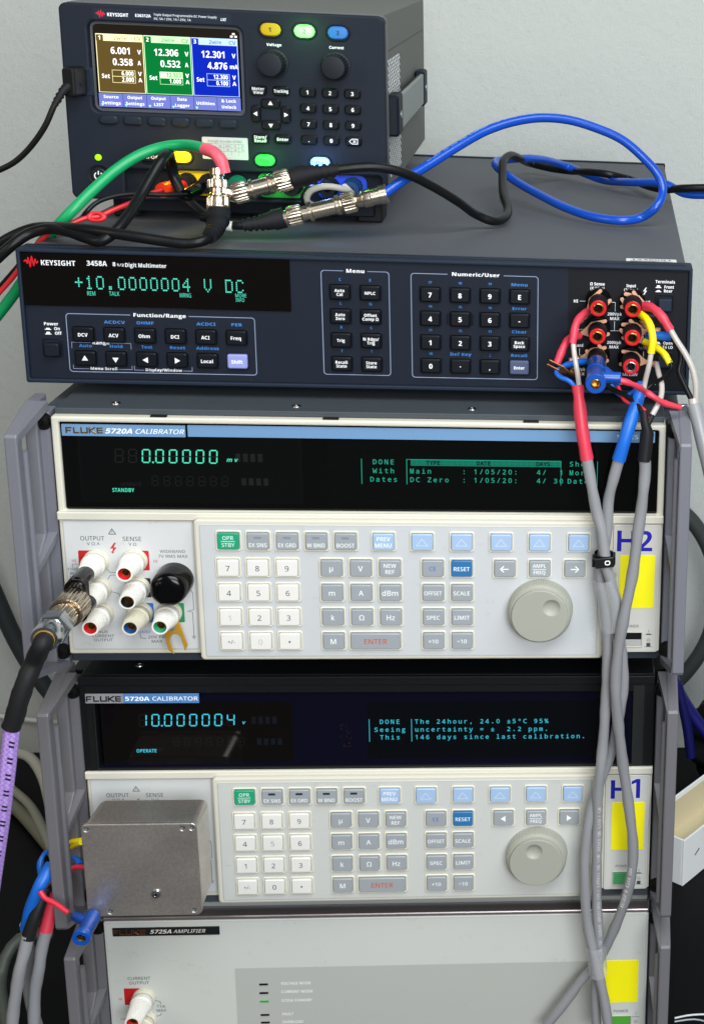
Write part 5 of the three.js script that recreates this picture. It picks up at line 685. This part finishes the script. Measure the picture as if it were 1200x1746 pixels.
// ties round the hanging cables
const mid = (a, b) => a.map((x, i) => (x + b[i]) / 2), near = (P, y) => { const c = curve(P); let best = null, d = 1e9; for (let i = 0; i <= 400; i++) { const p = c.getPointAt(i / 400); if (Math.abs(p.y - y) < d) { d = Math.abs(p.y - y); best = p.toArray(); } } return best; };
function band(g, name, ya, yb, Pa, Pb, fl, m, o = {}) { const pts = []; for (let i = 0; i <= 6; i++) { const y = ya + (yb - ya) * i / 6; pts.push(mid(near(Pa, y), near(Pb, y))); } return cp(g, name, tube(pts, 1, { m: 22, flat: fl, open: true, ref: [0, 0, 1], step: 2, ...o }), m); }
{
  const y0 = TR.aGrey[5][1] + 2.6, c0 = mid(near(TR.aGrey, y0), near(TR.bGrey, y0));
  const g = cable('cable_marker', 'black clip-on cable marker with white zero', 'cable marker', [c0[0], y0 - 4.5, c0[2]]);
  band(g, 'marker_band', y0 - 3.4, y0 + 3.4, TR.aGrey, TR.bGrey, [8.4, 6.6], mat.black);
  cp(g, 'marker_face', (() => { const e = cap(12.4, 6.8, 1.6, .8, .3); e.rotateZ(.12); e.translate(c0[0] + .5, y0, c0[2] + 7.6); return e; })(), M(0xffffff, .4, { map: (() => { const q = new Print(0, 17, 8.6, 0, 12, '#0d0d0f'); q.box(9.2, 6, 13.2, 2.8, '#f2f2f2', .9, 1.2); return q.tex(); })() }));
  for (const s of [-1, 1]) cp(g, 'marker_wing', bxg(c0[0] + s * 6.6 - 1, c0[0] + s * 6.6 + 1, y0 - 3.2 + s * .8, y0 + 3.2 + s * .8, c0[2] - 1, c0[2] + 7, .5), mat.black);
}
const clearTape = PH({ color: 0xf4f6f8, transmission: .8, roughness: .14, thickness: 0, ior: 1.5, clearcoat: .6 });
for (const [ya, yb, fl, lb] of [[TR.bGrey[9][1] - 3, TR.aGrey[6][1] + 1, [8.5, 7.8], 'clear plastic sleeve on grey cables beside the upper yellow sticker'], [TR.aGrey[25][1], TR.aGrey[23][1] - 4, [8, 6.8], 'clear plastic sleeve holding grey cables over the amplifier']]) {
  const m0 = mid(near(TR.aGrey, ya), near(TR.bGrey, ya)), g = cable('cable_sleeve', lb, 'sleeve', [m0[0], ya, m0[2]]); band(g, 'sleeve_wall', ya, yb, TR.aGrey, TR.bGrey, fl, clearTape);
}
// ---------- leads round the power supply ----------
{
  const g = cable('test_lead', 'thick green test lead ending in a pink sleeve', 'cable', low(TR.green)); cp(g, 'jacket', tube(TR.green, 3.7, { m: 14 }), mat.green); cp(g, 'strain_sleeve', tube(TR.pink, (t) => 4.1 + .2 * Math.sin(t * 12), { m: 14, step: 1.5 }), M(0xe0586a, .45));
}
const boot = (pts, r0, r1) => tube(pts, (t) => t < .28 ? r0 * 1.08 : (r0 * .95 + (r1 - r0) * (t - .28)) * (t > .5 && Math.sin(t * 42) > .2 ? .8 : 1), { m: 20, step: .6 });
{ const g = cable('black_cable', 'black cable bent into a tight peak beside the yellow lit button', 'cable', low(TR.blkW)); cp(g, 'jacket', tube(TR.blkW, 3.6, { m: 14 }), mat.blackCable); }
{ const g = cable('black_cable', 'black cable with ribbed boot lying along the front edge of the multimeter', 'cable', low(TR.blkBoot)); cp(g, 'jacket', tube(TR.blkBoot, 3.5, { m: 14 }), mat.blackCable); cp(g, 'strain_boot', boot([...TR.boot1].reverse(), 7, 4.4), mat.blackRough); }
{ const g = cable('banana_lead', 'thin red lead with orange plug, knotted round the black lead', 'lead', low(TR.red)); cp(g, 'wire', tube(TR.red, 1.7), mat.red2); const a = TR.red[4]; cp(g, 'knot', (() => { const e = new THREE.TorusGeometry(3.6, 1.6, 10, 24); e.scale(1.3, .75, 1); e.rotateX(-.5); e.translate(a[0] - 1, a[1], a[2] + 2); return e; })(), mat.red2); cp(g, 'plug_body', (() => { const e = turned([[2.2, 0], [5, .3], [5.3, 2], [5, 12], [4.2, 19], [4.2, 23], [2, 23]], 22); return along(e, TR.red[0].map((x, i) => x + [-1, -1, 2][i]), [-137.5, 27, -112]); })(), mat.orange); }
{ const g = cable('banana_lead', 'thin black lead with slim black plug', 'lead', low(TR.blk)); cp(g, 'wire', tube(TR.blk, 1.6), mat.blackCable); cp(g, 'plug_body', (() => { const e = turned([[2, 0], [4.2, .3], [4.6, 2], [4.2, 11], [4.6, 12], [4.6, 19], [2, 19]], 22); return along(e, TR.blk[0].map((x, i) => x + [-1, -1, 2][i]), [-122.6, 27.5, -112]); })(), mat.blackGloss); }
{ const g = cable('usb_cable', 'thin black cable plugged into the front port of the power supply', 'cable', low(TR.usb)); cp(g, 'jacket', tube(TR.usb, 2), mat.blackCable); cp(g, 'plug', (() => { const e = ext(rr(9, 20, 3), 16, 1.4, 4, 2); e.rotateY(-.2); e.translate(-202.5, 95, -109.5); return e; })(), mat.black); cp(g, 'strain_relief', boot(TR.usb.slice(0, 3).map((p, i) => i ? p : [p[0] + 3, p[1] + 1, p[2] - 4]), 3.6, 2.2), mat.blackRough); }
{ const g = cable('patch_lead', 'short white banded lead looped under the blue outputs of the power supply', 'lead', low(TR.loopLead)); cp(g, 'wire', tube(TR.loopLead, 2.2), M(0xb9b6ae, .45)); }
{ const g = cable('patch_lead', 'short black lead looped under the green outputs of the power supply', 'lead', low(TR.loopBlk)); cp(g, 'wire', tube(TR.loopBlk, 2.6), mat.blackCable); }
// BNC pieces
const kn = (segs, teeth = 22) => turned(segs, 0, teeth, .45);
{
  const T = TR.tee, g = cable('bnc_tee', 'nickel BNC tee standing between the pink sleeve and the black boot', 'connector', T[2]), L = dist(T[0], T[2]);
  cp(g, 'body', along(kn([[3, -2], [4.6, -2], [4.8, 2.4], [4, 3], [4, 5], [6, 5.4], [6.4, 6, 1], [6.4, 10.4, 1], [6, 11], [4.8, 11.4], [4.8, L * .52], [5.6, L * .55], [5.6, L * .6], [6.8, L * .64], [7.2, L * .68, 1], [7.2, L - 4, 1], [7.4, L - 3], [7.4, L], [4, L]]), T[0], T[2]), mat.nickel);
  cp(g, 'side_port', along(kn([[4.4, 0], [4.4, 8], [5.4, 8.4], [5.4, 12], [3, 12]]), T[1], TR.ch1[1]), mat.nickel);
}
{
  const [, a, b] = TR.ch1, L = dist(a, b), g = cable('coaxial_cable', 'black coaxial cable from the ribbed boot, looping over the multimeter', 'cable', low(TR.coax));
  cp(g, 'bnc_connector', along(kn([[4, -1], [6.8, 0], [7.2, 1, 1], [7.2, 8, 1], [6.4, 9], [5, 9.4], [5, 11], [6.6, 11.4], [6.6, 13], [5.4, 13.4], [5.4, L * .58], [6.6, L * .6], [6.6, L * .65], [5.4, L * .67], [5.4, L * .7], [7.2, L * .73], [7.5, L * .75, 1], [7.5, L * .93, 1], [7, L * .96], [5.6, L], [3, L]]), a, b), mat.nickel);
  cp(g, 'strain_boot', boot(TR.boot2, 6.6, 4.2), mat.blackRough); cp(g, 'jacket', tube(TR.coax, 3.3, { m: 14 }), mat.blackCable);
}
{
  const [a, b] = TR.ch2, L = dist(a, b), g = cable('video_cable', 'glossy blue video cable arching over the multimeter from a nickel connector', 'cable', low(TR.blue));
  cp(g, 'bnc_connector', along(kn([[4.5, L * .7], [4.9, L * .72], [5.2, L * .76], [6, L * .77], [6.2, L * .78, 0], [6.2, L * .84], [5.7, L * .85], [5.7, L - 5], [6.6, L - 4.6], [6.6, L], [4, L]]), a, b), mat.nickel);
  cp(g, 'jacket', tube(TR.blue, 3.4, { m: 14, ref: [.2, 1, .3], uvL: 420 }), cableTextBlue());
}
function cableTextBlue() { const m = cableText([['HI-OFC 99.99% USA STANDARD  75Ω Video Cable  FIDELITY V-series  SUPRA SV-701', 40, .99, false]], '#0c46ae', '#9fc0e8'); m.roughness = .27; return m; }
{
  const [a, b] = TR.ch2, L = dist(a, b), g = cable('coaxial_cable', 'short black coaxial cable with white tag and lower nickel connector', 'cable', low(TR.boot3));
  cp(g, 'bnc_connector', along(kn([[4, -1], [5.2, 0], [5.2, 3], [6.8, 3.6], [7.2, 4.4, 1], [7.2, 11.6, 1], [6.4, 12.4], [5, 13], [5, 17], [6.8, 17.4], [6.8, 19.4], [5.5, 20], [5.5, L * .5], [6.8, L * .51], [6.8, L * .54], [5.4, L * .55], [6.9, L * .58], [7.3, L * .59, 1], [7.3, L * .69, 1], [6, L * .7], [3, L * .7]]), a, b), mat.nickel);
  cp(g, 'strain_boot', boot([...TR.boot3].reverse(), 6.6, 4), mat.blackRough); cp(g, 'jacket', tube(TR.coax3, 3, { m: 12 }), mat.blackCable); cp(g, 'tag', tube(TR.tag, 3.4, { m: 12 }), M(0xd9d9d6, .5));
}
// ---------- purple cable on the upper calibrator ----------
{
  const a = [4.38 - 171.2, -100.65 - 107.3, 28.8], g = cable('braided_cable', 'purple braided cable with heavy nickel connector on the upper calibrator', 'cable', low(TR.purple)), at = (z, dy = 0) => [a[0], a[1] + dy, a[2] + z], Z = (s) => along(s, at(0), at(1));
  for (const y of [9.7, -9.7]) cp(g, 'banana_plug', along(turned([[2, 22.2], [5.2, 22.6], [5.6, 24], [5.6, 40], [4, 41]], 22), at(0, y), at(1, y)), mat.blackGloss);
  cp(g, 'plug_block', (() => { const e = ext(rr(13, 29, 6), 8, 1.2, 5, 2); e.translate(a[0], a[1], a[2] + 36); return e; })(), mat.blackGloss);
  cp(g, 'coupling_ring', Z(kn([[5, 44], [9.6, 44.4], [10.2, 45.4, 1], [10.2, 59, 1], [9.8, 60.4], [8.6, 60.6], [7.2, 59]], 30)), mat.nickel);
  cp(g, 'rear_sleeve', Z(kn([[7.2, 58], [7.2, 63], [8.2, 63.6, 1], [8.2, 74, 1], [7.6, 75], [6, 75]], 24)), mat.nickel);
  cp(g, 'hex_nut', Z(turned([[6, 74], [10, 74.6], [10.2, 76], [10.2, 83], [9, 85], [7.6, 85.2]], 6)), mat.steel); cp(g, 'clamp_nut', Z(turned([[7.6, 84], [8.4, 86], [8.6, 93], [7.8, 96], [5.4, 96]], 24)), mat.steel);
  cp(g, 'ring_gasket', Z(turned([[5.9, 95.4], [6, 96.3], [5.3, 96.4]], 24)), M(0x9a761c, .4));
  cp(g, 'boot', tube([at(93), at(99, -1), ...TR.purpleSh.slice(1)], wob(5.5, .03, 5), { m: 16 }), M(0x1c1c1e, .55, { bumpMap: rep(blotT, 1), bumpScale: .0006 }));
  const c = document.createElement('canvas'); c.width = 1024; c.height = 256; const q = c.getContext('2d'); q.fillStyle = '#a384cc'; q.fillRect(0, 0, 1024, 256);
  for (let i = 0; i < 64; i++) for (let j = 0; j < 16; j++) { q.fillStyle = (i + j) % 2 ? '#b79ade' : '#9470c2'; q.beginPath(); q.ellipse(i * 16 + 8, j * 16 + (i % 2) * 8 + 4, 8, 4.4, (i + j) % 2 ? .6 : -.6, 0, 7); q.fill(); }
  q.fillStyle = '#121016'; for (let i = 0; i < 10; i++) for (const v of [.02, .36, .7]) for (const d of [0, 26]) { q.save(); q.translate(i * 102 + d + v * 40, v * 256 + 8); q.transform(1, 0, .4, 1, 0, 0); q.fillRect(0, -14, 12, 28); q.restore(); }
  const t = new THREE.CanvasTexture(c); t.colorSpace = THREE.SRGBColorSpace; t.wrapS = t.wrapT = THREE.RepeatWrapping; const b = t.clone(); b.colorSpace = THREE.NoColorSpace;
  cp(g, 'braid', tube(TR.purple, 4.7, { m: 18, uvL: 110, ref: [.2, .2, 1] }), M(0xffffff, .6, { map: t, bumpMap: b, bumpScale: .0005 }));
}
// ---------- cables at the lower left ----------
const lo = 'grey shielded cables hanging beside the metal box';
{ const g = cable('shielded_cable', 'grey shielded cable with black sleeve and blue stacking plug beside the metal box', 'cable', low(TR.lBlkGrey), lo);
  cp(g, 'jacket', tube(TR.lBlkGrey, wob(4, .04, 3), { m: 14 }), mat.greyCable); cp(g, 'heat_shrink_sleeve', tube(TR.lBlkSh, (t) => 3.4 + t * 1.3, { m: 16 }), mat.shrinkBlk); cp(g, 'white_lead', tube(TR.lWhite, 2.2), mat.clear); cp(g, 'black_lead', tube(TR.lBlack, 1.8), mat.blackCable); cp(g, 'red_lead', tube(TR.lRedLead, wob(1.7, .08, 3), { step: 1.5 }), mat.leadRed);
  const a = [3.07 - 173.2, -296.22 - 134.4, 16.05 + 57.6], pl = cp(g, 'stacking_plug', (() => { const e = turned([[2, -2.4], [2, 1], [3.6, 1.2], [4.6, 3], [4.8, 5], [4.6, 19], [5.8, 21], [5.8, 24.6], [5.4, 25.2], [3.2, 25.2], [3, 22]], 28); return along(e, a, [a[0] - 1, a[1] - 2, a[2] + 40]); })(), mat.plugBlue);
  const so = turned([[3.1, 24], [2.7, 24.4], [2.4, 23.6], [2.3, 15], [.001, 15]], 20); along(so, a, [a[0] - 1, a[1] - 2, a[2] + 40]); so.translate(-g.b[0], -g.b[1], -g.b[2]); mesh(pl, 'socket', so, mat.nickel);
  cp(g, 'plug_arm', along(turned([[3.6, 0], [3.4, 16], [3, 16.6], [1.6, 16.6]], 18), [a[0] - 1, a[1], a[2] + 10], TR.lRedLead[3]), mat.plugBlue);
}
{ const g = cable('shielded_cable', 'grey shielded cable with red sleeve beside the metal box', 'cable', low(TR.lRedGrey), lo); cp(g, 'jacket', tube(TR.lRedGrey, wob(4, .04, 3), { m: 14 }), mat.greyCable); cp(g, 'heat_shrink_sleeve', tube(TR.lRedSh, (t) => 4 + t * .5, { m: 16 }), mat.shrinkRed); cp(g, 'red_lead', tube([TR.lRedSh[0], [TR.lRedSh[0][0] + 8, TR.lRedSh[0][1] + 6, 26], [TR.lRedSh[0][0] + 22, TR.lRedSh[0][1] + 8, 30]], 1.8), mat.leadRed); cp(g, 'yellow_lead', tube(TR.lYel, 2), mat.shrinkYel); cp(g, 'yellow_lead', tube(TR.lYel2, 1.9), mat.shrinkYel); }
{ const g = cable('shielded_cable', 'grey shielded cable with blue sleeve and curved blue lead beside the metal box', 'cable', low(TR.lBluGrey), lo); cp(g, 'jacket', tube(TR.lBluGrey, wob(3.7, .04, 3), { m: 14 }), mat.greyCable); cp(g, 'heat_shrink_sleeve', tube(TR.lBluSh, (t) => 4.3 - 1.6 * Math.max(0, t - .5) + .2 * Math.sin(t * 12), { m: 16 }), mat.shrinkBlue); cp(g, 'blue_lead', tube(TR.lBlueLoop, (t) => t < .2 || t > .9 ? 2.3 : 1.6), mat.shrinkBlue); }
// ---------- behind the stack ----------
const bgc = (name, label, pts, r, m, o) => { const g = cable(name, label, 'cable', low(pts)); cp(g, 'jacket', tube(pts, r, { step: 8, ...o }), m); };
bgc('thick_cable', 'thick dark cable looping against the wall beside the upper calibrator', TR.bgR, 9, M(0x3a3f3e, .5));
bgc('thick_cable', 'thick dark cable sloping down the wall behind the purple cable', TR.bgL, 9, M(0x33383a, .5));
bgc('blue_cable', 'dark blue cable sloping behind the lower calibrator', TR.bgBlue1, 6, M(0x0c0c5c, .45)); bgc('blue_cable', 'short dark blue cable standing behind the sloping blue one', TR.bgBlue2, 5, M(0x0a0a4c, .45));
bgc('grey_cable', 'pale grey cable arching over the black bench behind the purple cable', TR.bgG1, 5, mat.greyLight); bgc('grey_cable', 'olive grey cable lying on the black bench behind the handles', TR.bgG2, 5.5, M(0x6b6a58, .5)); bgc('grey_cable', 'thin pale grey cable lying across the olive cable', TR.bgG3, 4.5, M(0x8a897c, .5));
bgc('grey_cable', 'dark grey cable looped beside the amplifier', TR.bgG4, 5, M(0x4b524c, .5)); bgc('grey_cable', 'dark grey cable lying in front of the looped one', TR.bgG5, 4, M(0x464c47, .5));
bgc('white_wire', 'thin white wire on the bench beside the amplifier handle', TR.bgWire, .8, M(0xc8ccd0, .4)); bgc('white_wire', 'second thin wire curving on the bench', TR.bgWire2, .7, M(0x9aa0a8, .4)); bgc('wall_cable', 'white cable running along the wall low behind the stack', TR.whiteLine, 3, M(0xd6d6d2, .5));
{ // cardboard box
  const g = thing('cardboard_box', 'white stapled cardboard box with bare brown inside on the bench', 'box', 267, -632, -289.5, .9), wm = Mg(0xe2e4e6, .7, .0001, 1), km = Mg(0xc9bd9c, .8, .0001, 1);
  g.rotation.order = 'YXZ';
  for (const [x0, x1, z0, z1] of [[-65, 65, 12, 14], [-65, 65, -14, -12], [-65, -63, -11.8, 11.8], [63, 65, -11.8, 11.8]]) { const w = mesh(g, 'wall_panel', bxg(x0, x1, .2, z0 < -12 ? 74 : 48, z0, z1, .4), wm); if (z0 < -12 && x1 > 60 && x0 < -60) mesh(w, 'inner_lining', bxg(-62.6, 62.6, 40, 70, -11.9, -11.4, .1), km); }
  mesh(g, 'base_panel', bxg(-62.8, 62.8, .2, 2.4, -11.8, 11.8, .4), km); mesh(g, 'inner_flap', bxg(-62.8, 62.8, 38, 40, -11.8, 11.8, .4), km);
  for (const [x, y, r] of [[-44, 26, .5], [-18, 38, .6]]) { const s = mesh(g, 'staple', bxg(-4, 4, -.5, .5, 0, .6, .2), M(0x2c4038, .4), x, y, 14); s.rotation.z = r; }
}
{ // black bag
  const e = new THREE.SphereGeometry(1, 40, 28), p = e.attributes.position; for (let i = 0; i < p.count; i++) { const x = p.getX(i), y = p.getY(i), z = p.getZ(i), k = 1 + .1 * Math.sin(x * 7 + y * 3) * Math.cos(z * 6) + .05 * Math.sin(y * 15 + x * 11); p.setXYZ(i, x * 100 * k, Math.max(y * k, -.86) * 58 + 50, z * 62 * k); } e.computeVertexNormals();
  const g = thing('black_bag', 'soft black bag slumped on the bench behind the cardboard box', 'bag', 345, -632, -410); mesh(g, 'bag_body', e, M(0x0c0d10, .5));
}
renderer.render(scene, camera);
